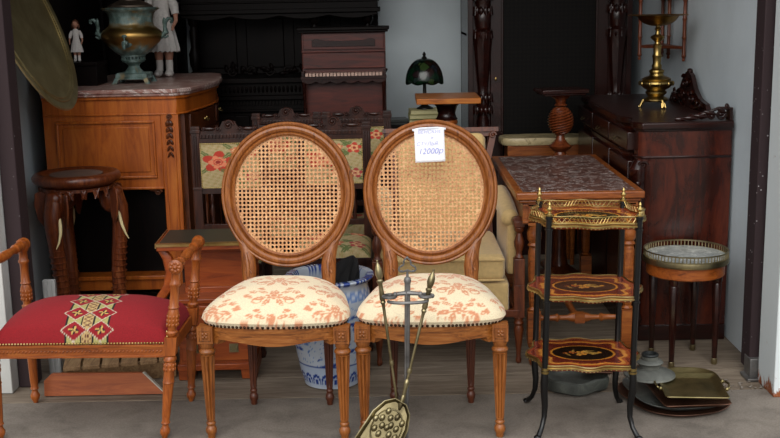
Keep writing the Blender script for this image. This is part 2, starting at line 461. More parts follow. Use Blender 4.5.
def faiencefn(co):
    x, y, z = co[:, 0], co[:, 1], co[:, 2]; th = np.arctan2(y, x)
    col = np.tile(np.array(lin('bcc6d2')[:3]), (len(x), 1))
    B = '23408c'; L = '6f8cc0'
    n = np.sin(5*th+9*np.sin(z*22))*np.cos(z*60+3*np.sin(3*th))+.5*np.sin(17*th-z*45)*np.sin(z*90)
    mid = (z > .1) & (z < .345)
    patch = np.sin(4*th+1.0+z*6)*np.cos(z*19-1.2) > .1
    over(col, mid & patch & (n > .12), L); over(col, mid & patch & (n > .45), B)
    over(col, mid & ~patch & (np.abs(n) < .045), L)
    over(col, (z > .012) & (z < .095), 'aebdd2')
    ph = (th*10/PI) % 1.0
    arch = np.hypot((ph-.5)*1.1, (z-.03)/.07)
    over(col, (z > .02) & (z < .09) & (np.abs(arch-.45) < .09), B)
    over(col, (z > .02) & (z < .09) & (arch < .22), B)
    over(col, (np.abs(z-.1) < .004) | (np.abs(z-.014) < .004), B)
    over(col, (z > .355) & (z < .395) & (np.sin(26*th)*np.sin(z*200) > -.2), L)
    over(col, (z > .425) & (np.sin(30*th+5*np.sin(9*th)) > -.1), B)
    over(col, (z > .41) & (z <= .425), 'd8dee8')
    return col

# ------------------------------------------------------------------ medallion chairs
def outline_seat(front, back, depth, n=120, e=4.5):
    pts = []
    for i in range(n):
        a = 2*PI*i/n; ca, sa = math.cos(a), math.sin(a)
        r = 1/((abs(ca)**e+abs(sa)**e)**(1/e)); u, v = r*ca, r*sa
        hw = front+(back-front)*(v+1)/2
        y = v*depth/2
        if v < 0: y -= .018*math.cos(PI*u/2)**2*(-v)
        pts.append((u*hw, y))
    return pts
def dome(mb, out, z0, h, nr=70, p=2.4, side=.015):
    n = len(out); vs = []; fs = []
    for k in range(nr+1):
        rho = 1-k/nr
        z = z0+side+h*(1-rho**p)**.75 if k else z0
        rr = rho if k > 1 else (.95, 1.0)[k]
        if k == 1: z = z0+side*.8
        for (x, y) in out: vs.append((x*rr, y*rr, z))
    for k in range(nr):
        for i in range(n):
            j = (i+1) % n; fs.append((k*n+i, k*n+j, (k+1)*n+j, (k+1)*n+i))
    return mb.add(vs, fs)
FLEG = [(0, 0), (.012, 0), (.0135, .004), (.014, .014), (.019, .022), (.0195, .034), (.015, .044), (.0125, .047), (.0165, .052), (.0165, .058), (.0125, .062), (.0145, .068), (.0145, .0701)]+[(.0145+.0105*t, .0702+.2338*t) for t in [i/12 for i in range(13)]]+[(.0252, .306), (.021, .309), (.028, .314), (.029, .32), (.025, .326), (.02, .33), (.024, .336), (.0255, .345), (.0255, .352)]
def make_cane_chair(name, label, loc, rz, off):
    t = thing(name, label, 'chair', loc, rz)
    out = outline_seat(.262, .195, .39, 280)
    def zb(p):
        if p[1] < -.15: return .357-.010*math.cos(p[0]/.19*PI)*(1 if abs(p[0]) < .19 else -1)*.9
        return .358
    mb = MB(); mb.band(out, .355, .41, .03, zf=zb)
    o2 = [(p[0]*1.012, p[1]*1.012) for p in out]; mb.band(o2, .392, .402, .02); mb.band(o2, 0, .372, .02, zf=lambda p: zb(p)-.001)
    mb.prism([(p[0]*.97, p[1]*.97) for p in out], .385, .41)
    obj('seat_rail', mb, W['honey_x'], t)
    so = [(p[0]*1.065, p[1]*1.05) for p in out]
    mb = MB(); dome(mb, so, .408, .094, 100, 2.7, .026)
    paint(obj('seat_cushion', mb, uphol, t, recalc=False), damask(*off))
    mb = MB(); L = 0; last = None
    for i in range(len(out)):
        p = out[i]
        if last is None or math.hypot(p[0]-last[0], p[1]-last[1]) > .0125:
            last = p; mb.ball((p[0]*1.018, p[1]*1.018, .4145), .0056, 8)
    obj('nail_trim', mb, nail, t)
    for s in (-1, 1):
        mb = MB(T(s*.235, -.172, 0)); mb.lathe(FLEG, None, 64, (8, .36, .0702, .304))
        mb.box(-.027, .027, -.027, .027, .352, .41)
        mb.tube([(-.019, -.028, .362), (.019, -.028, .362), (.019, -.028, .4), (-.019, -.028, .4)], .0022, 5, True)
        for q in range(4):
            a = q*PI/2+PI/4; mb.ball((.008*math.cos(a), -.029, .381+.008*math.sin(a)), (.006, .004, .006), 8)
        mb.ball((0, -.03, .381), .004, 8)
        obj('leg', mb, W['honey'], t, 45)
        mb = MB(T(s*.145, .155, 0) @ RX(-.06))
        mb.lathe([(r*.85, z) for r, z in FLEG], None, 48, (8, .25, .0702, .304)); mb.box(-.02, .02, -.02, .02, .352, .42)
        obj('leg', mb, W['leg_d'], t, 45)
    # back: oval frame, cane, posts
    tl = math.radians(9); X = T(0, .2, .52) @ RX(-tl)
    a0, b0, cz = .225, .246, .275
    pts = [(a0*math.cos(2*PI*i/72)*(1+.02*math.sin(2*PI*i/72)), cz+b0*math.sin(2*PI*i/72)) for i in range(72)]
    prof = [(-.026, .006), (-.026, -.008), (-.02, -.013), (-.0155, -.010), (-.0125, -.006), (-.008, -.014), (0, -.018), (.008, -.016), (.0115, -.009), (.0145, -.013), (.019, -.014), (.024, -.009), (.0255, 0), (.024, .014), (-.02, .014)]
    bk = MB(); bk.sweep(pts, prof, X)
    bo = obj('back_frame', bk, W['honey'], t, 30)
    for s in (-1, 1):
        mb = MB(X)
        path = [(s*.150, -.002, -.10), (s*.150, -.002, -.04), (s*.150, -.002, .0), (s*.152, -.002, .035), (s*.160, 0, .07), (s*.176, 0, .105)]
        mb.tube(path, [.024, .025, .028, .026, .022, .015], 10, flat=.72)
        mb.tube([(s*.150, -.02, -.03), (s*.150, -.022, .02), (s*.158, -.018, .06)], [.006, .008, .004], 6)
        mb.scroll((s*.150, -.02, -.015), .014, 1.3, .004)
        mb.leaf((s*.149, -.02, .0), .05, .018, PI/2-s*.25, .005)
        obj('back_post', mb, W['honey'], t)
    cs = .0150; hr = .0054; mb = MB(); vs = []; fs = []
    N = 15
    for i in range(-N, N+1):
        for j in range(-N-2, N+3):
            cx, cy = i*cs, j*cs
            if (cx/(a0-.018))**2+(cy/(b0-.018))**2 > 1: continue
            b = len(vs); h = cs/2
            sq = [(h, 0), (h, h), (0, h), (-h, h), (-h, 0), (-h, -h), (0, -h), (h, -h)]
            full = (cx/(a0-.034))**2+(cy/(b0-.034))**2 > 1
            q = hr*(.45 if full else 1)
            for (u, v) in sq: vs.append((cx+u, .002, cz+cy+v))
            for k in range(8):
                a = k*PI/4; vs.append((cx+q*math.cos(a)*(1 if k % 2 == 0 else 1.0), .002, cz+cy+q*math.sin(a)))
            for k in range(8):
                l = (k+1) % 8; fs.append((b+k, b+l, b+8+l, b+8+k))
    mb.add(vs, fs, X)
    obj('cane_panel', mb, cane, t, 0, solid=.0022)
    return t
m, nt, b = newmat('woven_cane')
tc = nt.nodes.new('ShaderNodeTexCoord')
n1 = noise(nt, 140, (1, 1, 1), 3); n2 = noise(nt, 9, (1, 1, 1), 4)
c = ramp(nt, n1, [(.3, lin('9c6638')), (.5, lin('cc945e')), (.7, lin('e2b684'))])
c = mixc(nt, 1, c, ramp(nt, n2, [(.3, (.72, .62, .55, 1)), (.6, (1, 1, 1, 1))]), 'MULTIPLY')
nt.links.new(c, b.inputs['Base Color']); b.inputs['Roughness'].default_value = .45; bump(nt, b, n1, .5, .001)
cane = m
make_cane_chair('dining_chair', 'oval cane-backed chair with no price tag, beside the red bench', (-.395, 3.80, 0), -.065, (0.0, .02))
ch2 = make_cane_chair('dining_chair', 'oval cane-backed chair with a white price tag on its back', (.141, 3.79, 0), -.045, (.12, .05))

# price tag taped over the top of chair 2
tg = thing('price_tag', 'white handwritten price note hung on the right cane-backed chair', 'price tag', (.150, 3.935, .920), -.0)
TX = RX(-math.radians(8)) @ RY(math.radians(-1.5))
papers = plain('paper', 'f2f3f8', .8, 0, .03)
mb = MB(TX); nx, nz = 8, 12; vs = []
for j in range(nz+1):
    for i in range(nx+1):
        x = (i/nx-.5)*.108; z = j/nz*.122
        vs.append((x, .0025*math.sin(x*60+z*25)*(.4), z))
mb.add(vs, [(j*(nx+1)+i, j*(nx+1)+i+1, (j+1)*(nx+1)+i+1, (j+1)*(nx+1)+i) for j in range(nz) for i in range(nx)])
obj('paper', mb, papers, tg, solid=.0006)
mb = MB(TX); mb.tube([(-.06, .006, .117), (-.03, -.002, .122), (.03, -.002, .122), (.06, .006, .117)], .004, 6, flat=.25)
obj('tape', mb, plain('clear_tape', 'dfe4ee', .3), tg)
ink = plain('blue_ink', '7c84d0', .6, 0, .1)
for i, (txt, size, x, z) in enumerate((('ВЕНСКИЕ', .0185, 0, .103), ('и', .018, .008, .082), ('СТУЛЬЯ..', .019, -.006, .060), ('12000р', .029, .002, .030))):
    cu = bpy.data.curves.new('writing', 'FONT'); cu.body = txt; cu.size = size; cu.align_x = 'CENTER'; cu.shear = .25; cu.extrude = .0002
    cu.offset = -.0004
    tmp = bpy.data.objects.new('tmp', cu); C.objects.link(tmp)
    dg = bpy.context.evaluated_depsgraph_get(); me = bpy.data.meshes.new_from_object(tmp.evaluated_get(dg))
    bpy.data.objects.remove(tmp)
    me.transform(TX @ T(x, -.0022, z) @ RX(PI/2)); me.materials.clear(); me.materials.append(ink)
    o = bpy.data.objects.new('writing', me); C.objects.link(o); o.parent = tg

# ------------------------------------------------------------------ red bench
def bench():
    t = thing('bench', 'low wooden bench with red velvet seat, patterned strip and turned arms', 'bench', (-1.075, 3.84, 0), -.03)
    hw, hd = .311, .185
    mb = MB()
    mb.box(-hw, hw, -hd-.005, -hd+.02, .300, .343); mb.box(-hw, hw, hd-.02, hd, .300, .343)
    mb.box(-hw-.005, -hw+.015, -hd, hd, .300, .343); mb.box(hw-.015, hw+.005, -hd, hd, .300, .343)
    mb.box(-hw, hw, -hd-.009, -hd, .337, .346); mb.box(-hw, hw, -hd-.009, -hd, .300, .306)
    for i in range(44):
        x = -hw+.03+i*(2*hw-.06)/43; mb.leaf((x-.006, -hd-.006, .317), .013, .006, .8, .002)
    obj('seat_rail', mb, W['bench_x'], t, bevel=.0015)
    # seat pad, draped over front edge
    nx, ny = 260, 190; vs = []
    for j in range(ny+1):
        for i in range(nx+1):
            u = i/nx*2-1; v = j/ny*2-1
            x = u*(hw-.002); y = v*(hd+.001)
            e = min(1, (1-abs(u))*9)*1.0; f_ = min(1, (1-abs(v))*7)
            h = math.sin(min(e, 1)*PI/2)**.6 * math.sin(min(f_, 1)*PI/2)**.6
            z = .346+.045*h+.072*(1-u**4)*(1-abs(v)**2.5)*h
            vs.append((x, y, z))
    mb = MB(); mb.add(vs, [(j*(nx+1)+i, j*(nx+1)+i+1, (j+1)*(nx+1)+i+1, (j+1)*(nx+1)+i) for j in range(ny) for i in range(nx)])
    mb.box(-hw+.02, hw-.02, -hd+.02, hd-.02, .32, .346)
    paint(obj('seat_pad', mb, velvet, t, recalc=False), kelim)
    mb = MB()
    for i in range(58):
        x = -hw+.012+i*(2*hw-.024)/57; mb.ball((x, -hd-.006, .351), .0042, 8)
    for s in (-1, 1):
        for i in range(5): mb.ball((s*(hw-.006), -hd-.004, .356+i*.009), .0035, 6)
    obj('nail_trim', mb, gilt, t)
    LG = [(0, 0), (.009, 0), (.011, .008), (.017, .018), (.018, .03), (.012, .042), (.011, .05), (.016, .056), (.013, .065), (.015, .09), (.0165, .14), (.019, .2), (.019, .203), (.021, .207), (.019, .212), (.019, .25), (.021, .27), (.018, .28), (.023, .287), (.022, .297), (.017, .303), (.02, .308)]
    for sx in (-1, 1):
        for sy in (-1, 1):
            mb = MB(T(sx*hw, sy*(hd-.004), 0)); mb.lathe(LG, None, 20)
            mb.box(-.021, .021, -.021, .021, .308, .372)
            mb.lathe([(.0, .372), (.013, .372), (.02, .38), (.021, .388), (.015, .394), (.0165, .41), (.0205, .43), (.0205, .455), (.016, .47), (.02, .476), (.0165, .482), (.015, .52), (.016, .55), (.02, .556), (.02, .562), (.016, .568), (.0155, .595), (.021, .603), (.0235, .62), (.021, .637), (.01, .645), (0, .646)] if sy > 0 or sx > 0 else [(.0, .372), (.013, .372), (.02, .38), (.021, .388), (.015, .394), (.0165, .41), (.0205, .43), (.0205, .455), (.016, .47), (.02, .476), (.0165, .482), (.015, .52), (.016, .55), (.02, .556), (.02, .562), (.016, .568), (.0155, .595), (.021, .603), (.0235, .62), (.021, .637), (.01, .645), (0, .646)], None, 20)
            for k in range(10):
                a = k*2*PI/10
                for zz in (.415, .43, .445, .255, .27): mb.ball((.0195*math.cos(a), .0195*math.sin(a), zz), (.004, .004, .007), 6)
            if sx > 0: mb.v = [(x+(z-.31)*(.125 if z > .31 or sy < 0 else .06), y, z) for x, y, z in mb.v]
            obj('leg', mb, W['bench'], t)
        # turned arm bar between the posts
        X = T(sx*hw+(.039 if sx > 0 else 0), -hd-.02, .622) @ RX(-PI/2)
        mb = MB(X); n_ = 2*hd+.04
        mb.lathe([(0, -.004), (.018, 0), (.025, .004), (.026, .014), (.022, .02), (.018, .03), (.0175, .06), (.014, .07), (.018, .078), (.013, .085), (.0125, .13), (.017, .17), (.018, .2), (.017, .23), (.0125, .28), (.013, .3), (.018, .31), (.014, .32), (.0175, .34), (.019, .38), (.021, n_-.015), (.024, n_-.005), (.02, n_+.004), (0, n_+.006)], None, 20, (1, 0, 5, 5))
        for k in range(8):
            a = k*PI/4; mb.ball((.014*math.cos(a), .014*math.sin(a), .001), (.007, .007, .005), 8)
        mb.ball((0, 0, 0), (.008, .008, .008), 8)
        obj('arm', mb, W['bench'], t)
    return t
bench()

# ------------------------------------------------------------------ three-tier etagere
A_, B_ = .185, .16
def tier_outline(sc=1, n=160):
    pts = []
    for i in range(n):
        a = 2*PI*i/n; ca, sa = math.cos(a), math.sin(a)
        r = 1/((abs(ca/A_)**3+abs(sa/B_)**3)**(1/3))*(1+.07*math.cos(8*a))
        pts.append((r*ca*sc, r*sa*sc))
    return pts
def etagere():
    t = thing('etagere', 'three-tier black-poled stand with inlaid oval panels and brass gallery', 'stand', (.670, 3.735, 0), -.02)
    t.rotation_euler = (0, .018, -.02)
    o1 = tier_outline(); tiers = []
    for k, z in enumerate((.255, .5, .752)):
        mb = MB(); mb.layers([[(x*.97, y*.97, z-.018) for x, y in o1], [(x, y, z-.014) for x, y in o1], [(x, y, z-.002) for x, y in o1]])
        n = len(o1); nr = 60; vs = []; fs = []
        for q in range(nr+1):
            rho = 1-q/nr
            for (x, y) in o1: vs.append((x*rho, y*rho, z))
        for q in range(nr):
            for i in range(n):
                j = (i+1) % n; fs.append((q*n+i, q*n+j, (q+1)*n+j, (q+1)*n+i))
        mb.add(vs, fs)
        tr = paint(obj('tier', mb, marq, t, recalc=False), marquetry(A_, B_))
        mb = MB(); mb.tube([(x*1.006, y*1.006, z-.008) for x, y in o1], .0045, 6, True); mb.tube([(x*1.004, y*1.004, z+.001) for x, y in o1], .003, 5, True)
        for i in range(0, n, 2): mb.ball((o1[i][0]*1.01, o1[i][1]*1.01, z-.013), .003, 6)
        if k == 2:
            for h in (.004, .025): mb.tube([(x*.99, y*.99, z+h) for x, y in o1], .0016 if h < .01 else .0024, 5, True)
            for i in range(0, n, 2):
                p = o1[i]; p2 = o1[(i+4) % n]
                mb.tube([(p[0]*.99, p[1]*.99, z+.003), ((p[0]+p2[0])*.495, (p[1]+p2[1])*.495, z+.025)], .0011, 4)
                mb.tube([(p2[0]*.99, p2[1]*.99, z+.003), ((p[0]+p2[0])*.495, (p[1]+p2[1])*.495, z+.025)], .0011, 4)
        obj('brass_edge', mb, gilt, tr)
    PX, PY = .150, .143
    for sx in (-1, 1):
        for sy in (-1, 1):
            mb = MB(); mb.lathe([(0, .22), (.0105, .22), (.0105, .765), (.013, .767), (.013, .777), (.006, .779), (0, .779)], T(sx*PX, sy*PY, 0), 14)
            for zz in (.235, .48, .73): mb.lathe([(.014, zz), (.014, zz+.004)], T(sx*PX, sy*PY, 0), 14)
            pl = obj('pole', mb, blackp, t)
            mb = MB(T(sx*PX, sy*PY, 0)); mb.lathe([(r, .778+(z-.8)*.85) for r, z in [(0, .8), (.011, .8), (.012, .806), (.005, .812), (.004, .818), (.009, .823), (.01, .829), (.005, .835), (.003, .84), (.0055, .845), (.0035, .852), (0, .858)]], None, 14)
            obj('finial', mb, gilt, t)
            # cabriole foot
            a = math.atan2(sy*.11, sx*.06); dx, dy = sx*.55, sy*.83
            d = lambda q, z: (sx*PX+dx*q, sy*PY+dy*q, z)
            mb = MB(); mb.tube([d(0, .245), d(.004, .2), d(.002, .16), d(-.006, .11), d(-.004, .07), d(.012, .035), d(.035, .012), d(.05, .009)], [.0115, .013, .0125, .011, .0095, .0085, .0095, .006], 12)
            mb.ball(d(.044, .009), (.013, .013, .009), 10)
            obj('foot', mb, blackp, t)
            mb = MB(); mb.lathe([(0, .228), (.0135, .228), (.015, .232), (.0125, .243), (.0135, .248)], T(sx*PX, sy*PY, 0), 14)
            obj('mount', mb, gilt, t)['label'] = 'gilt brass collar'
    return t
etagere()

# ------------------------------------------------------------------ fire tools
def firetools():
    t = thing('fire_iron_stand', 'grey metal fire-iron stand with looped top, in front of the right chair', 'fire tool stand', (.052, 3.40, 0), 0)
    mb = MB()
    mb.tube([(-.015, 0, .0), (-.006, 0, .35), (0, 0, .615)], [.0075, .0085, .0095], 8)
    mb.tube([(-.017, -.004, .0), (-.012, -.012, .3), (-.004, -.012, .59)], .0025, 6)
    mb.lathe([(0, .65), (.01, .65), (.012, .658), (.01, .668), (.005, .672), (0, .674)], T(0, 0, -.04), 12)
    obj('stem', mb, iron, t)
    mb = MB(T(0, 0, -.04)); pts = []
    for i in range(30):
        a = -PI/2+2*PI*i/30; r = .019*(1+.38*math.cos(3*(a-PI/2)))
        pts.append((r*math.cos(a)*1.15, 0, .705+r*math.sin(a)))
    mb.tube(pts, .003, 6, True); mb.ball((0, 0, .733), .005, 8); mb.tube([(0, 0, .67), (0, 0, .69)], .004, 6)
    for s in (-1, 1): mb.ball((s*.018, 0, .69), .0045, 8)
    obj('loop_handle', mb, iron, t)
    mb = MB(); pts = []
    mb.tube([(-.045, -.004, .575), (0, -.006, .58), (.045, -.004, .575)], [.006, .008, .006], 8)
    for s in (-1, 1):
        mb.tube([(s*(.058+.02*math.cos(a)), .0+.02*math.sin(a), .568) for a in [PI-2.6*PI/2+i*2.6*PI/14*1.0 for i in range(15)]], [.0055]*15, 7)
        mb.ball((s*.04, -.006, .575), .009, 8); mb.ball((s*.078, -.004, .568), .008, 8)
    mb.tube([(.062*math.cos(a), -.008-.022*abs(math.sin(a)), .553) for a in [PI+i*PI/16 for i in range(17)]], .0055, 8)
    obj('crossbar', mb, iron, t)
    mb = MB()
    for k in range(3):
        a = k*2*PI/3+.5
        mb.tube([(-.015, 0, .05), (-.015+.05*math.cos(a), .05*math.sin(a), .045), (-.015+.09*math.cos(a), .09*math.sin(a), .02), (-.015+.1*math.cos(a), .1*math.sin(a), .004)], [.008, .007, .006, .005], 8)
        mb.ball((-.015+.102*math.cos(a), .102*math.sin(a), .006), .008, 8)
    mb.ball((-.015, 0, .055), .016, 10)
    obj('foot', mb, plain('black_iron', '1c1c1f', .4, .4), t)
    HP = [(0, 0), (.004, .004), (.003, .010), (.007, .018), (.011, .03), (.0125, .045), (.009, .06), (.007, .064), (.0105, .068), (.0105, .073), (.007, .078), (.0075, .1), (.0095, .128), (.007, .135), (.009, .14), (.0055, .148), (.005, .165)]
    def tool(name, label, top, bot, pan):
        top = Vector(top); bot = Vector(bot); d = bot-top; L = d.length
        q = Vector((0, 0, 1)).rotation_difference(d.normalized()).to_matrix().to_4x4()
        tt = thing(name, label, 'fire tool', (bot.x, bot.y, 0), 0)
        X = T(-bot.x, -bot.y, 0) @ T(*top) @ q
        mb = MB(X); mb.lathe([(r, z) for r, z in HP], None, 16); obj('handle', mb, brass_old, tt)
        mb = MB(X); mb.tube([(0, 0, .16), (0, 0, L)], [.005, .0042], 10)
        mb.lathe([(.0, .33), (.0075, .334), (.0085, .342), (.0075, .35), (0, .354)], None, 12)
        mb.lathe([(.0, L-.09), (.008, L-.08), (.009, L-.07), (.006, L-.05), (.007, L)], None, 12)
        if pan != 'poker': mb.tube([(0, 0, L-.03), (.006, -.004, L), (.004, .0, L+.02)], [.007, .009, .004], 10)
        obj('rod', mb, brass_old, tt)
        return tt, X, L
    tool('poker', 'left brass-handled poker leaning on the fire-iron stand', (-.044, 3.405, .688), (.035, 3.375, .02), 'poker')
    tt, X, L = tool('fire_shovel', 'right brass-handled shovel with embossed pan, resting on the pavement', (.137, 3.405, .655), (.026, 3.37, .215), 'pan')
    # shovel pan lying at a slant, embossed with fruit
    Y = RZ(math.radians(-38)) @ RX(math.radians(0))
    ax = Vector((-.50, -.14, -.85)).normalized(); sd = Vector((.70, -.25, -.58)); sd = (sd-ax*sd.dot(ax)).normalized(); nn = ax.cross(sd)
    if nn.y > 0: nn = -nn
    M3 = Matrix((( ax.x, sd.x, nn.x, .0), (ax.y, sd.y, nn.y, 0), (ax.z, sd.z, nn.z, .225), (0, 0, 0, 1))) @ SC(1.15, 1.0, 1.1)
    ol = [(0, -.02), (.02, -.045), (.06, -.062), (.15, -.070), (.158, -.066), (.160, 0), (.158, .066), (.15, .070), (.06, .062), (.02, .045), (0, .02)]
    mb = MB(M3)
    mb.layers([[(x, y, -.002) for x, y in ol], [(x, y, .0) for x, y in ol]])
    n = len(ol); inn = [(.01+x*.9, y*.86) for x, y in ol]
    mb.layers([[(x, y, 0) for x, y in ol], [(x*1.02-.001, y*1.06, .016) for x, y in ol], [(x*1.0, y*1.0, .017) for x, y in ol], [(x, y, .003) for x, y in inn]], cap=False)
    for i in range(16):
        a = i*2.4; r = .012*math.sqrt(i); mb.ball((.085+r*1.2*math.cos(a), r*math.sin(a), .004), (.011, .009, .007), 10)
    mb.tube([(.03+.115*(.5-.5*math.cos(a)), .048*math.sin(a), .006) for a in [i*PI/12 for i in range(24)]], .002, 5, True)
    obj('pan', mb, brass_old, tt)
firetools()

# ------------------------------------------------------------------ blue and white planter + cloth
def planter():
    prof = [(0, .002), (.10, 0), (.112, .004), (.115, .02)]+[(.115+.045*math.sin(t*PI/2)**.8, .02+.34*t) for t in [i/60 for i in range(1, 61)]]+[(.157, .375), (.152, .39), (.150, .405), (.158, .42), (.172, .43), (.176, .437), (.174, .443), (.150, .443), (.142, .43), (.14, .40), (.13, .25), (.1, .06), (0, .05)]
    mb = MB(); mb.lathe(prof, None, 200)
    o = obj('planter', mb, faience, None); o.location = (-.243, 4.21, 0)
    paint(o, faiencefn); tag(o, 'blue and white porcelain planter standing behind the two cane-backed chairs', 'planter')
    mb = MB(); pr = []
    vs = []; fs = []; n = 28; K = 14
    for k in range(K+1):
        t = k/K; r = (.062*(1-t**2.2)**.6+.004)*(1 if k else 1)
        cx = -.01+.075*t*t; cz = .3+.215*t
        for i in range(n):
            a = 2*PI*i/n; rr = r*(1+.22*math.sin(5*a+3*t)+.1*math.sin(11*a))
            vs.append((cx+rr*1.15*math.cos(a), rr*math.sin(a), cz+.012*math.sin(3*a)*(1-t)))
    for k in range(K):
        for i in range(n):
            j = (i+1) % n; fs.append((k*n+i, k*n+j, (k+1)*n+j, (k+1)*n+i))
    fs.append(tuple(range(n))); fs.append(tuple(K*n+i for i in range(n))); mb.add(vs, fs)
    o = obj('black_cloth', mb, blackcloth); o.location = (-.215, 4.21, 0); tag(o, 'crumpled black cloth sticking up out of the blue and white planter', 'cloth')
planter()

# ------------------------------------------------------------------ armchair
def armchair():
    t = thing('armchair', 'beige upholstered armchair with mahogany frame behind the tagged chair', 'armchair', (.235, 4.66, 0), .0)
    def cushion(x0, x1, y0, y1, z0, z1, r=.035, puff=.02, M=None, n=22):
        vs = []; 
        def bx(u, v, w):
            sx, sy, sz = (x1-x0)/2, (y1-y0)/2, (z1-z0)/2
            p = Vector((u*sx, v*sy, w*sz)); q = Vector((max(-sx+r, min(sx-r, p.x)), max(-sy+r, min(sy-r, p.y)), max(-sz+r*.8, min(sz-r*.8, p.z))))
            d = p-q
            if d.length > 1e-6: p = q+d.normalized()*min(r, d.length if d.length < r else r)
            p.z += math.copysign(puff, w)*(1-u*u)*(1-v*v) if abs(w) > .99 else 0
            return ((x0+x1)/2+p.x, (y0+y1)/2+p.y, (z0+z1)/2+p.z)
        mb = MB()
        for ax in range(3):
            for s in (-1, 1):
                g_ = []
                for j in range(n+1):
                    for i in range(n+1):
                        a, b2 = i/n*2-1, j/n*2-1
                        c_ = [0, 0, 0]; c_[ax] = s; c_[(ax+1) % 3] = a; c_[(ax+2) % 3] = b2; g_.append(bx(*c_))
                mb.add(g_, [(j*(n+1)+i, j*(n+1)+i+1, (j+1)*(n+1)+i+1, (j+1)*(n+1)+i) for j in range(n) for i in range(n)], M)
        import bmesh
        return mb
    w = .30
    sc = obj('seat_cushion', cushion(-.235, .235, -.30, .22, .355, .465, .04, .012), tanf, t)
    mb = MB()
    mb.tube([(-.228, -.302, .45), (.228, -.302, .45)], .005, 6); mb.tube([(-.228, -.302, .365), (.228, -.302, .365)], .005, 6)
    obj('piping', mb, tanf, sc)
    obj('seat_base', cushion(-.25, .25, -.295, .25, .225, .352, .02, 0), tanf, t)
    X = T(0, .25, .4) @ RX(math.radians(-9))
    obj('backrest', cushion(-.205, .205, -.05, .05, -.05, .5, .04, .0, X), tanf, t)
    mb = MB(X)
    mb.box(-.262, .262, -.045, .06, .505, .525); mb.box(-.25, .25, -.03, .05, .485, .505)
    for s in (-1, 1):
        mb.layers([[(s*(.2+k)-.014, -.045, z), (s*(.2+k)+.014, -.045, z), (s*(.2+k)+.014, .05, z), (s*(.2+k)-.014, .05, z)] for k, z in ((.03, -.38), (.01, .2), (.012, .38), (.04, .5))])
        mb.scroll((s*.235, -.05, .488), .016, 1.2, .006)
    obj('back_frame', mb, W['armw'], t, bevel=.004)
    for s in (-1, 1):
        am = MB()
        pts = [(s*.262, .2, .64), (s*.262, .1, .63), (s*.262, -.05, .615), (s*.262, -.18, .60)]
        am.tube(pts, [.035, .04, .042, .038], 14)
        am.ball((s*.262, -.18, .60), (.038, .03, .038), 12)
        obj('arm_pad', am, tanf, t)
        obj('side_panel', cushion(s*.27-.022, s*.27+.022, -.2, .24, .36, .63, .02, 0), tanf, t)
        mb = MB()
        mb.box(s*.29-.022, s*.29+.022, -.29, -.225, .58, .605); mb.tube([(s*.285, -.27, .605), (s*.28, -.22, .60), (s*.275, -.16, .585)], [.02, .016, .01], 10)
        mb.lathe([(.018, .45), (.02, .455), (.014, .462), (.012, .475), (.02, .50), (.022, .52), (.014, .545), (.012, .555), (.02, .565), (.021, .58)], T(s*.29, -.275, 0), 16)
        mb.box(s*.29-.022, s*.29+.022, -.298, -.252, .34, .45)
        obj('arm_support', mb, W['armw'], t, bevel=.003)
    mb = MB()
    mb.box(-.29, .29, -.298, -.27, .205, .235)
    for s in (-1, 1): mb.box(s*.28-.015, s*.28+.015, -.28, .26, .205, .24)
    mb.box(-.28, .28, .24, .27, .205, .24)
    obj('seat_rail', mb, W['armw'], t, bevel=.003)
    for s in (-1, 1):
        mb = MB(T(s*.29, -.275, 0)); mb.box(-.022, .022, -.022, .022, .2, .34)
        mb.lathe([(0, 0), (.008, 0), (.012, .01), (.012, .018), (.009, .03), (.011, .06), (.018, .12), (.021, .15), (.017, .165), (.022, .175), (.017, .185), (.02, .2)], None, 16)
        obj('leg', mb, W['armw'], t, bevel=.002)
        mb = MB(T(s*.26, .26, 0) @ RX(-.12)); mb.lathe([(0, 0), (.011, 0), (.019, .24)], None, 4, a0=PI/4)
        obj('leg', mb, W['armw'], t)
armchair()

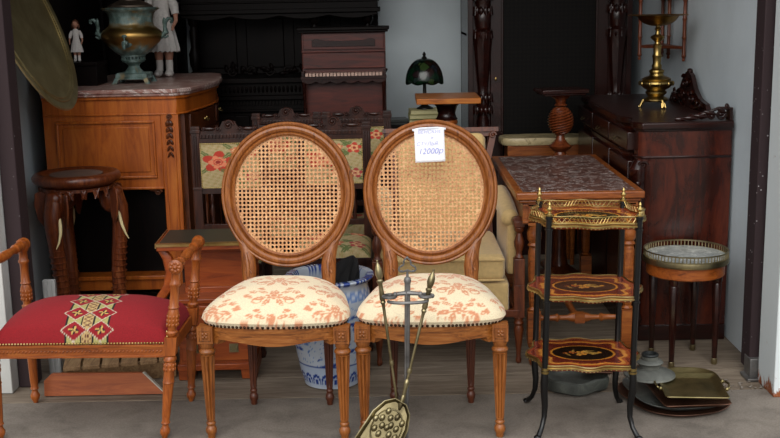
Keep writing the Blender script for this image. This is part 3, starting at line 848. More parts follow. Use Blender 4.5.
# ------------------------------------------------------------------ tapestry chairs
def tap_chair(label, loc, rz=0):
    t = thing('tapestry_chair', label, 'chair', loc, rz)
    hw = .15; H_ = .965
    def grid(x0, x1, z0, z1, fn, nx=90, nz=90):
        vs = [fn(x0+(x1-x0)*i/nx, z0+(z1-z0)*j/nz) for j in range(nz+1) for i in range(nx+1)]
        return vs, [(j*(nx+1)+i, j*(nx+1)+i+1, (j+1)*(nx+1)+i+1, (j+1)*(nx+1)+i) for j in range(nz) for i in range(nx)]
    for s in (-1, 1):
        mb = MB(T(s*hw, .0, 0))
        mb.box(-.019, .019, -.017, .017, .4, .93); mb.box(-.023, .023, -.021, .021, .93, .945); mb.box(-.02, .02, -.018, .018, .945, .96)
        mb.box(-.023, .023, -.021, .021, .675, .685)
        for k in (-1, 0, 1): mb.tube([(k*.010, -.018, .69), (k*.010, -.018, .92)], .004, 6)
        mb.box(-.017, .017, -.017, .017, 0, .4)
        obj('back_post', mb, W['teb'], t, bevel=.0015)
        mb = MB(T(s*(hw), -.36, 0))
        mb.lathe([(0, 0), (.014, 0), (.02, .02), (.012, .04), (.018, .06), (.018, .1)], None, 12); mb.lathe([(.013, .1), (.017, .16), (.013, .2), (.02, .22), (.014, .24), (.018, .3), (.014, .34)], None, 16, (3, .25, .1, .34), 40)
        mb.box(-.02, .02, -.02, .02, .34, .41)
        obj('leg', mb, W['teb'], t)
    mb = MB(); mb.box(-hw, hw, -.014, .014, .655, .68); obj('middle_rail', mb, W['teb'], t, bevel=.001)
    mb = MB(); mb.box(-hw, hw, -.014, .014, .49, .515); obj('lower_rail', mb, W['teb'], t, bevel=.001)
    mb = MB(); mb.box(-hw, hw, -.014, .014, .885, .905)
    mb.box(-hw, hw, -.01, .01, .905, .925)
    for i in range(17):
        x = -hw+.025+i*(2*hw-.05)/16; mb.box(x-.004, x+.004, -.02, -.01, .907, .923)
    obj('top_rail', mb, W['teb'], t, bevel=.001)
    mb = MB(); mb.box(-hw+.02, hw-.02, -.01, .01, .925, .938)
    mb.prism([(-.11, 0), (.11, 0), (.075, .014), (.04, .018), (.028, .042), (0, .05), (-.028, .042), (-.04, .018), (-.075, .014)], -.008, .008, T(0, 0, .937) @ RX(PI/2))
    mb.scroll((0, -.012, .965), .022, 1.5, .0055); 
    for s in (-1, 1):
        mb.scroll((s*.05, -.01, .948), .014, 1.3, .004, start=PI if s > 0 else 0, flip=s)
        mb.leaf((s*.06, -.01, .947), .055, .018, 0 if s > 0 else PI, .006); mb.scroll((s*.112, -.01, .947), .01, 1.2, .0035)
    obj('crest', mb, W['teb'], t)
    mb = MB(); vs, fs = grid(-hw+.016, hw-.016, .68, .885, lambda x, z: (x, -.012-.012*(1-(x/(hw))**2)*math.sin(PI*(z-.68)/.205), z)); mb.add(vs, fs)
    mb.box(-hw+.018, hw-.018, -.01, .008, .68, .885)
    pn = paint(obj('back_panel', mb, tapest, t, recalc=False), tapfn(hw, .1, .785))
    mb = MB()
    for i in range(26):
        z = .684+i*.198/25
        for s in (-1, 1): mb.ball((s*(hw-.02), -.015, z), .003, 6)
    for i in range(32):
        x = -hw+.022+i*(2*hw-.044)/31
        for z in (.683, .882): mb.ball((x, -.015, z), .003, 6)
    obj('nail_trim', mb, gilt, pn)
    for k in range(4):
        mb = MB(T(-.09+k*.06, 0, 0)); mb.lathe([(.006, .512), (.009, .53), (.006, .54), (.012, .57), (.008, .6), (.006, .61), (.01, .63), (.006, .655)], None, 12)
        obj('spindle', mb, W['teb'], t)
    mb = MB(); mb.box(-.168, .168, -.38, .0, .385, .42)
    obj('seat_rail', mb, W['teb'], t, bevel=.002)
    mb = MB(); vs, fs = grid(-.164, .164, -.378, -.02, lambda x, y: (x, y, .42+.05*((1-(x/.164)**4)*(1-((y+.199)/.179)**4))**.5 if abs(x) < .164 and -.378 < y < -.02 else .42)); mb.add(vs, fs)
    paint(obj('seat_cushion', mb, tapest, t, recalc=False), tapfn(.164, .18, -.2, True))
    mb = MB(); 
    for s in (-1, 1): mb.box(s*.15-.01, s*.15+.01, -.36, 0, .12, .145)
    mb.box(-.14, .14, -.2, -.18, .12, .145)
    obj('stretcher', mb, W['teb'], t)
    return t
tc_ = tap_chair('carved dark chair with floral tapestry, leftmost of the four, beside the marble-topped cabinet', (-.71, 4.89, 0))
for lab, loc in (('carved dark chair with floral tapestry, half hidden behind the leftmost of its kind', (-.50, 5.42, .0)),
                 ('carved dark chair with floral tapestry, showing in the gap between the two cane-backed chairs', (-.25, 4.95, 0)),
                 ('carved dark chair with floral tapestry, rear right of the four, below the small piano', (-.155, 5.42, .0))):
    c_ = copy_tree(tc_); c_.location = loc; c_['label'] = lab
for o in C.objects:
    if o.parent is None and o.name.startswith('tapestry_chair'): o['group'] = 'four dark tapestry chairs behind the cane chairs'

# ------------------------------------------------------------------ writing desk with marble top
def desk():
    t = thing('side_table', 'carved walnut table with brown marble top behind the three-tier stand', 'table', (.761, 4.84, 0), 0)
    hx, hy = .257, .53
    mb = MB(); mb.box(-hx+.03, hx-.03, -hy+.03, hy-.03, .715, .733)
    obj('marble_top', mb, marb_brown, t, bevel=.002)
    mb = MB()
    for (a, b2, c_, d) in ((-hx, hx, -hy, -hy+.034), (-hx, hx, hy-.034, hy), (-hx, -hx+.034, -hy+.034, hy-.034), (hx-.034, hx, -hy+.034, hy-.034)): mb.box(a, b2, c_, d, .702, .732)
    mb.box(-hx+.012, hx-.012, -hy+.012, hy-.012, .688, .702)
    obj('top_frame', mb, W['desk'], t, bevel=.006, seg=3)
    mb = MB(); mb.box(-hx+.03, hx-.03, -hy+.03, -hy+.05, .60, .688)
    for x in (-hx+.03, hx-.05): mb.box(x, x+.02, -hy+.05, hy-.05, .60, .688)
    mb.box(-hx+.03, hx-.03, hy-.05, hy-.03, .60, .688)
    for i in range(22):
        x = -hx+.06+i*(2*hx-.12)/21
        mb.scroll((x, -hy+.028, .645), .009, 1.1, .0022, n=12)
        mb.leaf((x-.008, -hy+.028, .63), .018, .008, .7, .003); mb.leaf((x-.008, -hy+.028, .66), .018, .008, -.7, .003)
    mb.box(-hx+.03, hx-.03, -hy+.022, -hy+.03, .606, .613); mb.box(-hx+.03, hx-.03, -hy+.022, -hy+.03, .674, .681)
    obj('apron', mb, W['desk'], t, bevel=.001)
    for sx in (-1, 1):
        for sy in (-1, 1):
            mb = MB(T(sx*(hx-.05)+(.03 if sx < 0 else 0), sy*(hy-.05), 0)); mb.box(-.028, .028, -.028, .028, .595, .69)
            mb.lathe([(0, 0), (.014, 0), (.021, .02), (.016, .04), (.012, .05), (.019, .07), (.026, .09), (.026, .1)], None, 20)
            mb.box(-.026, .026, -.026, .026, .1, .235)
            mb.lathe([(.02, .235), (.026, .24), (.016, .25), (.02, .26), (.021, .3), (.024, .4), (.025, .48), (.02, .5), (.027, .51), (.02, .52), (.029, .535), (.03, .56), (.022, .585), (.026, .595)], None, 24, (8, .12, .22, .48))
            obj('leg', mb, W['desk'], t)
    mb = MB(T(.01, -hy+.05, .20) @ RY(PI/2))
    prof = [(.018, -.185), (.01, -.175), (.018, -.165), (.01, -.15), (.013, -.1), (.019, -.09), (.01, -.08), (.011, -.05), (.018, -.035), (.02, -.02), (.02, .02), (.018, .035), (.011, .05), (.01, .08), (.019, .09), (.013, .1), (.01, .15), (.018, .165), (.01, .18), (.018, .185)]
    mb.lathe([(r, z) for r, z in prof], None, 16); mb.box(-.02, .02, -.02, .02, -.02, .02)
    obj('stretcher', mb, W['desk'], t)
    mb = MB(T(0, 0, .20) @ RX(PI/2)); mb.lathe([(.02, -.46), (.012, -.4), (.016, -.2), (.02, 0), (.016, .2), (.012, .4), (.02, .46)], None, 14)
    obj('stretcher', mb, W['desk'], t)
desk()

# ------------------------------------------------------------------ round marble table
def round_table():
    t = thing('round_table', 'small round table with white marble top and brass gallery', 'table', (1.212, 4.40, 0), .2); t.scale = (1.1, 1.1, 1.0)
    mb = MB(); mb.lathe([(0, .436), (.148, .436), (.148, .45), (0, .451)], None, 64); obj('marble_top', mb, marb_white, t)
    mb = MB(); mb.lathe([(.146, .42), (.156, .424), (.158, .432), (.156, .446), (.150, .446), (.15, .424)], None, 64)
    ring = lambda r, z: [(r*math.cos(2*PI*i/64), r*math.sin(2*PI*i/64), z) for i in range(64)]
    mb.tube(ring(.153, .448), .002, 6, True); mb.tube(ring(.153, .472), .0032, 6, True)
    for i in range(72):
        a = 2*PI*i/72; mb.tube([(.153*math.cos(a), .153*math.sin(a), .446), (.153*math.cos(a), .153*math.sin(a), .471)], .0022, 5)
    obj('gallery', mb, brass_old, t)
    mb = MB(); mb.lathe([(.05, .37), (.138, .37), (.143, .375), (.143, .418), (.147, .421), (.05, .421)], None, 48); obj('apron', mb, W['bench_x'], t)
    for k in range(4):
        a = k*PI/2+PI/4
        mb = MB(T(.122*math.cos(a), .122*math.sin(a), 0)); mb.lathe([(0, 0), (.008, 0), (.009, .022), (.0095, .023), (.015, .24), (.018, .34), (.015, .345), (.019, .355), (.019, .415)], None, 16, (8, .12, .03, .34))
        l = obj('leg', mb, W['mahog_d'], t)
        mb = MB(T(.122*math.cos(a), .122*math.sin(a), 0)); mb.lathe([(0, 0), (.009, 0), (.0115, .006), (.0115, .024), (.0095, .026)], None, 14); obj('ferrule', mb, brass_old, l)
round_table()

# ------------------------------------------------------------------ big mahogany dresser on the right
def dresser():
    t = thing('sideboard', 'large dark mahogany sideboard against the right wall', 'sideboard', (1.25, 4.66, 0), 0)
    x0, x1 = -.19, .215; L = 1.36
    def front(s=0):
        P_ = [(x1, 0), (x0+.035, 0)]
        for i in range(25):
            v = i/24; y = .02+v*(L-.04); bul = .018*math.sin(PI*v)**.5 if 0 < v < 1 else 0
            k = -.035*(math.exp(-((v-.12)/.045)**2)+math.exp(-((v-.88)/.045)**2))*-1
            P_.append((x0+.01+k*.9-bul*.9, y))
        P_.append((x1, L)); return P_
    fr = front()
    def infl(P_, d):
        return [(p[0]-(d if p[0] < x1-.01 else 0), p[1]+(-d if p[1] < .01 else d if p[1] > L-.01 else 0)) for p in P_]
    mb = MB(); mb.prism(infl(fr, .0), .0, .925)
    body = obj('body', mb, W['mahog'], t)
    mb = MB(); 
    for (z0, z1, d) in ((.925, .937, .006), (.937, .962, .018), (.933, .942, .012), (.81, .82, .008)): mb.prism(infl(fr, d), z0, z1)
    obj('moulding', mb, W['mahog_d'], t, bevel=.003)
    mb = MB(); mb.prism(infl(fr, .008), .0, .07); obj('plinth', mb, W['mahog_d'], t, bevel=.003)
    mb = MB(); mb.prism(infl(fr, .012), .962, .966); obj('top', mb, plain('dark_polished_top', '2a1512', .35, 0, .4, 10, .02, .3), t)
    # front drawers and doors on the face turned to the shop (left)
    for i in range(3):
        mb = MB(); y0 = .08+i*.42; mb.box(x0-.025, x0+.02, y0, y0+.40, .835, .915)
        d = obj('drawer', mb, W['mahog_d'], t, bevel=.004)
        mb = MB(); mb.tube([(x0-.03, y0+.17, .87), (x0-.042, y0+.18, .86), (x0-.042, y0+.22, .86), (x0-.03, y0+.23, .87)], .003, 6); obj('handle', mb, brass_old, d)
        mb = MB(); mb.box(x0-.022, x0+.02, y0, y0+.40, .1, .79); d = obj('door', mb, W['mahog_d'], t, bevel=.004)
        mb = MB(); mb.ball((x0-.025, y0+.05, .45), .008, 8); obj('knob', mb, brass_old, d)
    # carved corbel at the near corner
    mb = MB(T(x0+.025, .0, .78) @ SC(1.35, 1.35, 1.0) @ T(0, 0, -.78))
    mb.tube([(-.012, -.012, .80), (-.022, -.022, .77), (-.018, -.018, .73), (-.008, -.01, .69), (-.004, -.006, .60)], [.02, .026, .022, .016, .012], 10)
    for k in range(5): mb.ball((-.02, -.03+.0*k, .785-.025*k), (.014-.0015*k, .008, .012), 8)
    mb.scroll((-.008, -.035, .79), .016, 1.4, .005); mb.leaf((-.012, -.03, .77), .07, .026, -PI/2, .007)
    mb.lathe([(.012, .07), (.02, .1), (.014, .13), (.015, .55), (.02, .6)], T(-.01, -.01, 0), 14)
    obj('corbel', mb, W['mahog_d'], t)
    # pierced carved gallery along the wall side
    mb = MB(T(0, 0, .966))
    mb.box(x1-.012, x1, .005, .06, 0, .055)
    for k, (xx, r, st) in enumerate(((.17, .022, 0), (.13, .017, 1.5), (.085, .014, 3), (.045, .010, 1))): mb.scroll((xx, .02, r+.004), r, 1.5, .006, start=st, flip=1 if k % 2 else -1)
    for (xx, zz, L_, a) in ((.19, .03, .05, 2.6), (.15, .025, .06, 2.9), (.11, .014, .06, 3.0), (.07, .01, .06, 3.1), (.2, .045, .03, 2.0), (.02, .006, .05, 3.1)): mb.leaf((xx, .018, zz), L_, .02, a, .007)
    mb.tube([(x1-.01, .02, .05), (.16, .02, .052), (.1, .02, .03), (.0, .02, .01)], [.008, .007, .006, .003], 8)
    obj('carved_gallery', mb, W['mahog_d'], t)
    mb = MB(T(x1-.02, .62, .966) @ RZ(PI/2) @ SC(1.15, 1, .8))
    rg = random.Random(3)
    mb.prism([(-.3, 0), (.3, 0), (.26, .05), (.15, .07), (.1, .14), (.04, .2), (0, .215), (-.05, .19), (-.1, .12), (-.17, .07), (-.27, .05)], -.01, .01, RX(PI/2))
    for k in range(30):
        u = rg.uniform(-.26, .26); hh = .2*math.exp(-(u/.11)**2)+.04; z = rg.uniform(.0, 1)*hh
        mb.leaf((u, .012, z), rg.uniform(.03, .06), .022, rg.uniform(0, 2*PI), .008)
    for k in (-1, 1):
        mb.scroll((k*.09, .016, .06), .035, 1.6, .008, flip=k, start=PI/2); mb.scroll((k*.2, .016, .03), .024, 1.6, .006, flip=-k)
    mb.scroll((0, .016, .14), .03, 1.4, .008); mb.ball((0, .0, .215), .015, 8)
    obj('carved_crest', mb, W['mahog_d'], t)
dresser()

def candle_dish():
    t = thing('candlestick', 'tall turned brass stand with wide shallow bowl, on the dark sideboard', 'candlestick', (1.283, 5.27, .966), .3)
    mb = MB()
    mb.lathe([(.0, .03), (.05, .03), (.058, .036), (.058, .042), (.048, .05), (.035, .055), (.045, .065), (.05, .07), (.05, .076), (.042, .084), (.062, .095), (.076, .108), (.08, .116), (.078, .124), (.066, .13), (.07, .137), (.055, .145), (.035, .152), (.03, .163), (.036, .17), (.034, .178), (.022, .186), (.024, .2), (.018, .21), (.02, .235), (.024, .245), (.017, .255), (.019, .285), (.022, .295), (.013, .302), (.012, .31), (.026, .322), (.034, .332), (.03, .338), (.012, .347), (.009, .362), (.016, .37), (.01, .38), (.012, .386)], None, 32)
    for k in range(10):
        a = k*2*PI/10; mb.ball((.076*math.cos(a), .076*math.sin(a), .116), (.009, .009, .012), 8)
    obj('stem', mb, brass, t)
    for k in range(3):
        a = k*2*PI/3-PI/2
        mb = MB(RZ(a)); mb.tube([(.04, 0, .04), (.058, 0, .034), (.066, 0, .018), (.072, 0, .006), (.08, 0, .004)], [.008, .009, .008, .007, .006], 8)
        for q in (-1, 0, 1): mb.tube([(.066, q*.007, .026), (.074, q*.009, .004)], .004, 6)
        obj('foot', mb, brass, t)
    mb = MB(); mb.lathe([(0, .385), (.03, .386), (.06, .395), (.082, .41), (.095, .428), (.1, .432), (.135, .434), (.142, .437), (.135, .4385), (.1, .436), (.09, .43), (.075, .413), (.05, .40), (0, .394)], None, 48)
    obj('bowl', mb, patina('copper_toned_brass', [(.3, '6a4a20'), (.55, 'a8803c'), (.8, 'c8a05a')], .35), t)
candle_dish()

def corner_shelf():
    t = thing('hanging_shelf', 'bamboo-look corner shelf hanging on the right wall above the sideboard', 'shelf', (1.365, 5.72, 1.17), 0)
    bam = wood('bamboo_brown', '3a1a0c', '6e3418', '8a4a26', .4, 'z', 10)
    P_ = [(.1, -.24), (.09, .02), (-.07, -.03), (.1, .2)]
    def pole(x, y, z0, z1):
        pr = [(0, z0-.02), (.006, z0-.02), (.009, z0-.012), (.005, z0-.004)]
        z = z0
        while z < z1: pr += [(.009, z), (.0125, z+.006), (.009, z+.012), (.0085, z+.08)]; z += .09
        m_ = MB(); m_.lathe(pr, T(x, y, 0), 10); return m_
    for i, (x, y) in enumerate(P_): obj('pole', pole(x, y, .02, 1.0), bam, t)
    for z in (.06, .345, .64, .9):
        m_ = MB(); m_.prism([(x, y) for x, y in (P_[0], P_[1], P_[3], P_[2])], z, z+.014); obj('shelf_board', m_, bam, t, bevel=.002)
corner_shelf()

# ------------------------------------------------------------------ left sideboard with red marble
def left_cabinet():
    t = thing('cabinet', 'cherry-wood cabinet with red marble top against the left wall', 'cabinet', (-1.36, 5.29, 0), 0)
    x0, x1, L = -.30, .375, 1.12
    def pl(d=0):
        P_ = [(x0, -d), (x1-.03, -d), (x1+d, .05)]
        for i in range(1, 24):
            v = i/24; P_.append((x1+d+.065*math.sin(PI*v)**1.3+.012*math.sin(3*PI*v)*0, .05+v*(L-.1)))
        P_ += [(x1+d, L-.05), (x1-.03, L+d), (x0, L+d)]; return P_
    mb = MB(); mb.prism(pl(.022), 1.045, 1.058); mb.prism(pl(.03), 1.058, 1.078)
    obj('marble_top', mb, marb_red, t, bevel=.004); t.scale = (1, 1, 1.02)
    mb = MB(); mb.prism(pl(.0), .96, 1.045); mb.prism(pl(.012), 1.03, 1.045); mb.prism(pl(.008), .955, .963); obj('frieze', mb, W['cab'], t, bevel=.003)
    mb = MB()
    # side panel facing camera
    mb.box(x0, x1-.11, 0, .02, .60, .96)
    def frame(mb, a, b2, c_, d, y, w, th):
        mb.box(a, b2, y-th, y, c_, c_+w); mb.box(a, b2, y-th, y, d-w, d); mb.box(a, a+w, y-th, y, c_+w, d-w); mb.box(b2-w, b2, y-th, y, c_+w, d-w)
    frame(mb, x0+.06, x1-.14, .655, .93, 0, .012, .012); mb.box(x0+.09, x1-.17, -.006, 0, .685, .90)
    mb.box(x0, x1-.11, -.004, .02, .6, .612)
    obj('side_panel', mb, W['cab'], t, bevel=.003)
    mb = MB(); mb.box(x0, x1-.04, .02, L, .60, .96)
    obj('body', mb, W['cab_d'], t)
    # corner pilaster
    for (px_, py_) in ((x1-.11, -.004), (x0, L-.06)):
        mb = MB(); mb.box(px_, px_+.085, py_, py_+.06, .0, .96); mb.box(px_+.018, px_+.067, py_-.006, py_, .10, .9)
        obj('post', mb, W['cab'], t, bevel=.003)
    mb = MB(); mb.box(x0, x0+.06, 0, .06, 0, .6); obj('post', mb, W['cab'], t, bevel=.003)
    mb = MB()
    X = T(x1-.068, -.014, 0)
    for k in range(6):
        mb.leaf((0, 0, .93-.03*k), .03, .022-.002*k, -PI/2+.5, .006, X); mb.leaf((0, 0, .93-.03*k), .03, .022-.002*k, -PI/2-.5, .006, X)
    mb.scroll((0, 0, .945), .014, 1.4, .004, X)
    obj('carving', mb, W['cab_d'], t)
    mb = MB(); mb.scroll((-.075, .02, .585), .018, 1.4, .005, X); mb.leaf((-.07, .02, .598), .05, .02, PI, .006, X); obj('bracket', mb, W['cab_d'], t)
    # curved front with drawers and carved doors
    mb = MB(); fpts = pl(-.004)[2:-2]
    mb.layers([[(p[0], p[1], z) for p in fpts]+[(p[0]-.06, p[1], z) for p in fpts[::-1]] for z in (.16, .96)])
    obj('front', mb, W['cab_d'], t)
    for (a, b2) in ((.12, .53), (.59, 1.0)):
        def face(a, b2, z0, z1, th):
            n_ = 12; o_ = []; i_ = []
            for i in range(n_+1):
                y = a+(b2-a)*i/n_; v = (y-.05)/(L-.1); x = x1+.065*math.sin(PI*v)**1.3
                o_.append((x+th, y)); i_.append((x-.01, y))
            m_ = MB(); m_.prism(o_+i_[::-1], z0, z1); return m_
        d = obj('drawer', face(a, b2, .86, .945, .006), W['cab_d'], t, bevel=.003)
        yc = (a+b2)/2; xc = x1+.065*math.sin(PI*(yc-.05)/(L-.1))**1.3
        mb = MB(T(xc+.01, yc, .9)); mb.tube([(0, -.03, .005), (.015, -.02, -.004), (.015, .02, -.004), (0, .03, .005)], .003, 6); mb.ball((0, -.03, .005), .008, 8); mb.ball((0, .03, .005), .008, 8)
        obj('handle', mb, gilt, d)
        d = obj('door', face(a, b2, .22, .84, .006), W['cab_d'], t, bevel=.003)
        mb = MB(T(xc+.012, yc, .55) @ RZ(PI/2)); rg = random.Random(5)
        mb.tube([(.1*math.cos(q), 0, .2*math.sin(q)) for q in [i*PI/12 for i in range(24)]], .006, 6, True)
        mb.box(-.10, .10, .0, .008, -.2, .22)
        for k in range(14): mb.leaf((rg.uniform(-.06, .06), 0, rg.uniform(-.15, .2)), .05, .02, rg.uniform(0, 6.28), .008)
        mb.scroll((0, 0, .18), .03, 1.5, .006)
        obj('carving', mb, W['cab_d'], d)
    mb = MB(); mb.box(x0+.01, x1-.04, .02, L-.02, .10, .16); mb.box(x0, x1-.02, 0, L, .155, .175); obj('lower_shelf', mb, W['cab'], t, bevel=.003)
    mb = MB(); mb.box(x0+.06, x1-.05, .10, .12, .175, .6); obj('opening_shade_panel', mb, W['ebony'], t)  # black panel added so the open base reads as deep shade
    mb = MB(); mb.box(x0, x0+.035, .03, L, 1.058, 2.1); mb.box(x0, x0+.05, .03, .07, 1.058, 2.1); mb.box(x0, x0+.05, L-.04, L, 1.058, 2.1); mb.box(x0, x0+.055, .03, L, 1.058, 1.1); obj('wall_darkening_board', mb, W['ebony'], t, bevel=.003)  # black framed board added to darken the left wall above the marble top
    mb = MB(); mb.box(x0, x1-.03, L-.02, L, .16, .6); obj('back_panel', mb, W['ebony'], t)
left_cabinet()

verdh = patina('verdigris_handles', [(.3, '34443e'), (.5, '5d736e'), (.7, '889e99')], .5, .3, 25)
def samovar():
    m, nt, b = newmat('verdigris_bronze')
    n = noise(nt, 9, (1, 1, .8), 7, .7, 1.0)
    tcn = nt.nodes.new('ShaderNodeTexCoord'); sp = nt.nodes.new('ShaderNodeSeparateXYZ'); nt.links.new(tcn.outputs['Object'], sp.inputs[0])
    # polished belly: brass where hands wiped it (height band), green elsewhere
    m1 = nt.nodes.new('ShaderNodeMapRange'); nt.links.new(sp.outputs[2], m1.inputs[0])
    m1.inputs[1].default_value = .17; m1.inputs[2].default_value = .235; m1.inputs[3].default_value = 0; m1.inputs[4].default_value = .35
    m2 = nt.nodes.new('ShaderNodeMapRange'); nt.links.new(sp.outputs[2], m2.inputs[0])
    m2.inputs[1].default_value = .27; m2.inputs[2].default_value = .32; m2.inputs[3].default_value = 0; m2.inputs[4].default_value = .35
    s1 = nt.nodes.new('ShaderNodeMath'); s1.operation = 'SUBTRACT'; nt.links.new(m1.outputs[0], s1.inputs[0]); nt.links.new(m2.outputs[0], s1.inputs[1])
    s2 = nt.nodes.new('ShaderNodeMath'); s2.operation = 'ADD'; nt.links.new(s1.outputs[0], s2.inputs[0]); nt.links.new(n, s2.inputs[1])
    fac = ramp(nt, s2.outputs[0], [(.52, (0, 0, 0, 1)), (.72, (1, 1, 1, 1))])
    green = ramp(nt, noise(nt, 25, (1, 1, .5), 5), [(.3, lin('38463f')), (.5, lin('5d736e')), (.7, lin('8ea5a2'))])
    nt.links.new(mixc(nt, fac, green, lin('b08c50')), b.inputs['Base Color'])
    nt.links.new(fac, b.inputs['Metallic']); b.inputs['Roughness'].default_value = .38
    bump(nt, b, n, .3, .003)
    t = thing('samovar', 'bronze urn-shaped samovar with green patina on the red marble top', 'samovar', (-1.305, 5.72, 1.10), 0); t.scale = (1.14, 1.14, .97)
    mb = MB()
    mb.lathe([(.0, .055), (.045, .055), (.038, .065), (.028, .078), (.025, .09), (.03, .1), (.04, .108), (.05, .112), (.05, .117)], None, 40)
    mb.lathe([(.052, .145), (.062, .15), (.08, .165), (.1, .187), (.122, .215), (.135, .237), (.138, .252), (.132, .268), (.114, .288), (.1, .3), (.096, .315), (.097, .34), (.102, .36), (.112, .375), (.126, .384), (.128, .39), (.12, .394), (.09, .396), (0, .396)], None, 48)
    obj('body', mb, m, t)
    mb = MB(); mb.lathe([(.045, .117), (.055, .119), (.055, .124), (.045, .124)], None, 32); mb.lathe([(.04, .14), (.056, .141), (.056, .147), (.04, .147)], None, 32); mb.lathe([(.034, .12), (.034, .143)], None, 24)
    for k in range(20):
        a = k*PI/10; mb.box(-.003, .003, -.003, .003, .122, .143, T(.05*math.cos(a), .05*math.sin(a), 0) @ RZ(a))
    obj('pierced_collar', mb, m, t)
    mb = MB(); sq = lambda r, z: [(r, -r, z), (r, r, z), (-r, r, z), (-r, -r, z)]
    mb.layers([sq(.074, .022), sq(.074, .03), sq(.07, .034), sq(.07, .05), sq(.062, .056)])
    for sx in (-1, 1):
        for sy in (-1, 1): mb.layers([[(x+sx*.074, y+sy*.074, z) for x, y, z in sq(.012, 0)], [(x+sx*.07, y+sy*.07, z) for x, y, z in sq(.01, .012)], [(x+sx*.062, y+sy*.062, z) for x, y, z in sq(.013, .03)]])
    
    obj('base', mb, m, t, bevel=.002)
    for s in (-1, 1):
        mb = MB(); mb.tube([(s*.118, 0, .232), (s*.14, 0, .245), (s*.152, 0, .27), (s*.15, 0, .29), (s*.153, 0, .315), (s*.168, 0, .335), (s*.182, 0, .332), (s*.184, 0, .318), (s*.175, 0, .313)], [.012, .012, .011, .009, .009, .009, .008, .007, .006], 10)
        mb.leaf((s*.15, -.006, .29), .05, .018, PI/2, .007); mb.ball((s*.155, 0, .262), .012, 8); mb.tube([(s*.135, 0, .25), (s*.15, 0, .235), (s*.163, 0, .245)], .006, 8)
        obj('handle', mb, verdh, t)
    mb = MB(); mb.lathe([(0, 0), (.024, 0), (.026, .006), (.02, .012), (.012, .014), (.012, .03), (.015, .034), (.012, .05), (0, .052)], T(0, -.125, .215) @ RX(PI/2) @ T(0, 0, -.018), 16)
    mb.tube([(0, -.155, .215), (0, -.165, .205), (0, -.165, .185)], [.01, .009, .007], 10); mb.tube([(0, -.15, .22), (0, -.15, .245)], .004, 8); mb.ball((0, -.15, .25), (.012, .004, .009), 8)
    obj('tap', mb, verdh, t)
    mb = MB(); mb.lathe([(0, .395), (.1, .396), (.098, .405), (.08, .415), (.05, .43), (.045, .45), (.055, .455), (.05, .47), (.02, .48), (.015, .5), (.02, .51), (0, .52)], None, 40)
    obj('lid', mb, patina('brown_bronze', [(.3, '3c332c'), (.6, '6a5c50'), (.8, '84766a')], .45, .7), t)
samovar()

def figurine(label, loc, sc=1, rz=0, M_lace=lace):
    t = thing('figurine', label, 'figurine', loc, rz); t.scale = (sc, sc, sc)
    # child in white lace dress: dress, legs, arms, head
    for s in (-1, 1):
        mb = MB(); mb.lathe([(0, .02), (.016, .025), (.017, .06), (.015, .09), (.019, .12), (.022, .15)], T(s*.024, 0, 0), 14)
        lg = obj('leg', mb, porc, t)
        mb = MB(); mb.lathe([(.0155, .075), (.0175, .08), (.02, .1), (.0225, .14)], T(s*.024, 0, 0), 14); obj('knee', mb, skin, lg)
        mb = MB(); mb.ball((s*.026, -.012, .016), (.019, .032, .016), 12); mb.tube([(s*.026-.012, -.02, .026), (s*.026, -.026, .03), (s*.026+.012, -.02, .026)], .003, 6)
        obj('shoe', mb, porc, t)
    mb = MB(); vs = []; fs = []; n = 60; prof = [(.073, .115), (.072, .13), (.066, .16), (.058, .2), (.047, .24), (.038, .27), (.036, .30), (.043, .34), (.04, .37), (.02, .39)]
    for k, (r, z) in enumerate(prof):
        for i in range(n):
            a = 2*PI*i/n; w = max(0, 1-k/6); rr = r*(1+.07*w*math.sin(11*a)); zz = z+(.005*math.sin(20*a) if k == 0 else 0)
            vs.append((rr*math.cos(a), rr*.75*math.sin(a), zz))
    for k in range(len(prof)-1):
        for i in range(n):
            j = (i+1) % n; fs.append((k*n+i, k*n+j, (k+1)*n+j, (k+1)*n+i))
    fs.append(tuple(range(n))); mb.add(vs, fs); obj('dress', mb, M_lace, t)
    for s in (-1, 1):
        mb = MB(); mb.tube([(s*.04, 0, .365), (s*.062, -.005, .32), (s*.07, -.01, .28)], [.018, .021, .017], 12); obj('sleeve', mb, M_lace, t)
        mb = MB(); mb.tube([(s*.07, -.01, .285), (s*.076, -.022, .25), (s*.07, -.04, .228)], [.011, .009, .007], 10); mb.ball((s*.069, -.045, .222), (.008, .009, .011), 8)
        for q in range(4): mb.tube([(s*.066+q*.0025*s, -.048, .218), (s*.064+q*.003*s, -.054, .208)], .002, 5)
        obj('arm', mb, skin, t)
    mb = MB(); mb.tube([(0, 0, .38), (0, 0, .41)], .014, 10); mb.ball((0, -.004, .445), (.036, .038, .044), 18)
    mb.ball((0, -.042, .44), (.005, .007, .006), 8); mb.ball((0, -.038, .425), (.009, .004, .003), 8)
    for s in (-1, 1): mb.ball((s*.036, 0, .443), (.005, .008, .011), 8); mb.ball((s*.014, -.037, .45), (.005, .003, .003), 8)
    obj('head', mb, skin, t)
    mb = MB(); mb.ball((0, .008, .457), (.042, .042, .044), 16)
    for k in range(9):
        a = k*PI/8; mb.ball((.038*math.cos(a), .018+.022*math.sin(a), .42), (.013, .013, .03), 8)
    obj('hair', mb, plain('auburn_hair', '5a3420', .6), t)
figurine('child doll in white lace dress on the marble top beside the samovar', (-1.235, 6.16, 1.10), 1.22, -.2)
mb = MB(); mb.box(-.07, .07, -.1, .1, 0, .1); mb.box(-.075, .075, -.11, .11, .1, .118)
o = obj('casket', mb, W['ebony'], bevel=.003); o.location = (-1.525, 5.66, 1.10); tag(o, 'dark wooden box on the left end of the red marble top', 'box')
figurine('second small white-dressed figure behind the large brass dish', (-1.57, 5.64, 1.218), .42, .1)  # same doll built again at a smaller scale
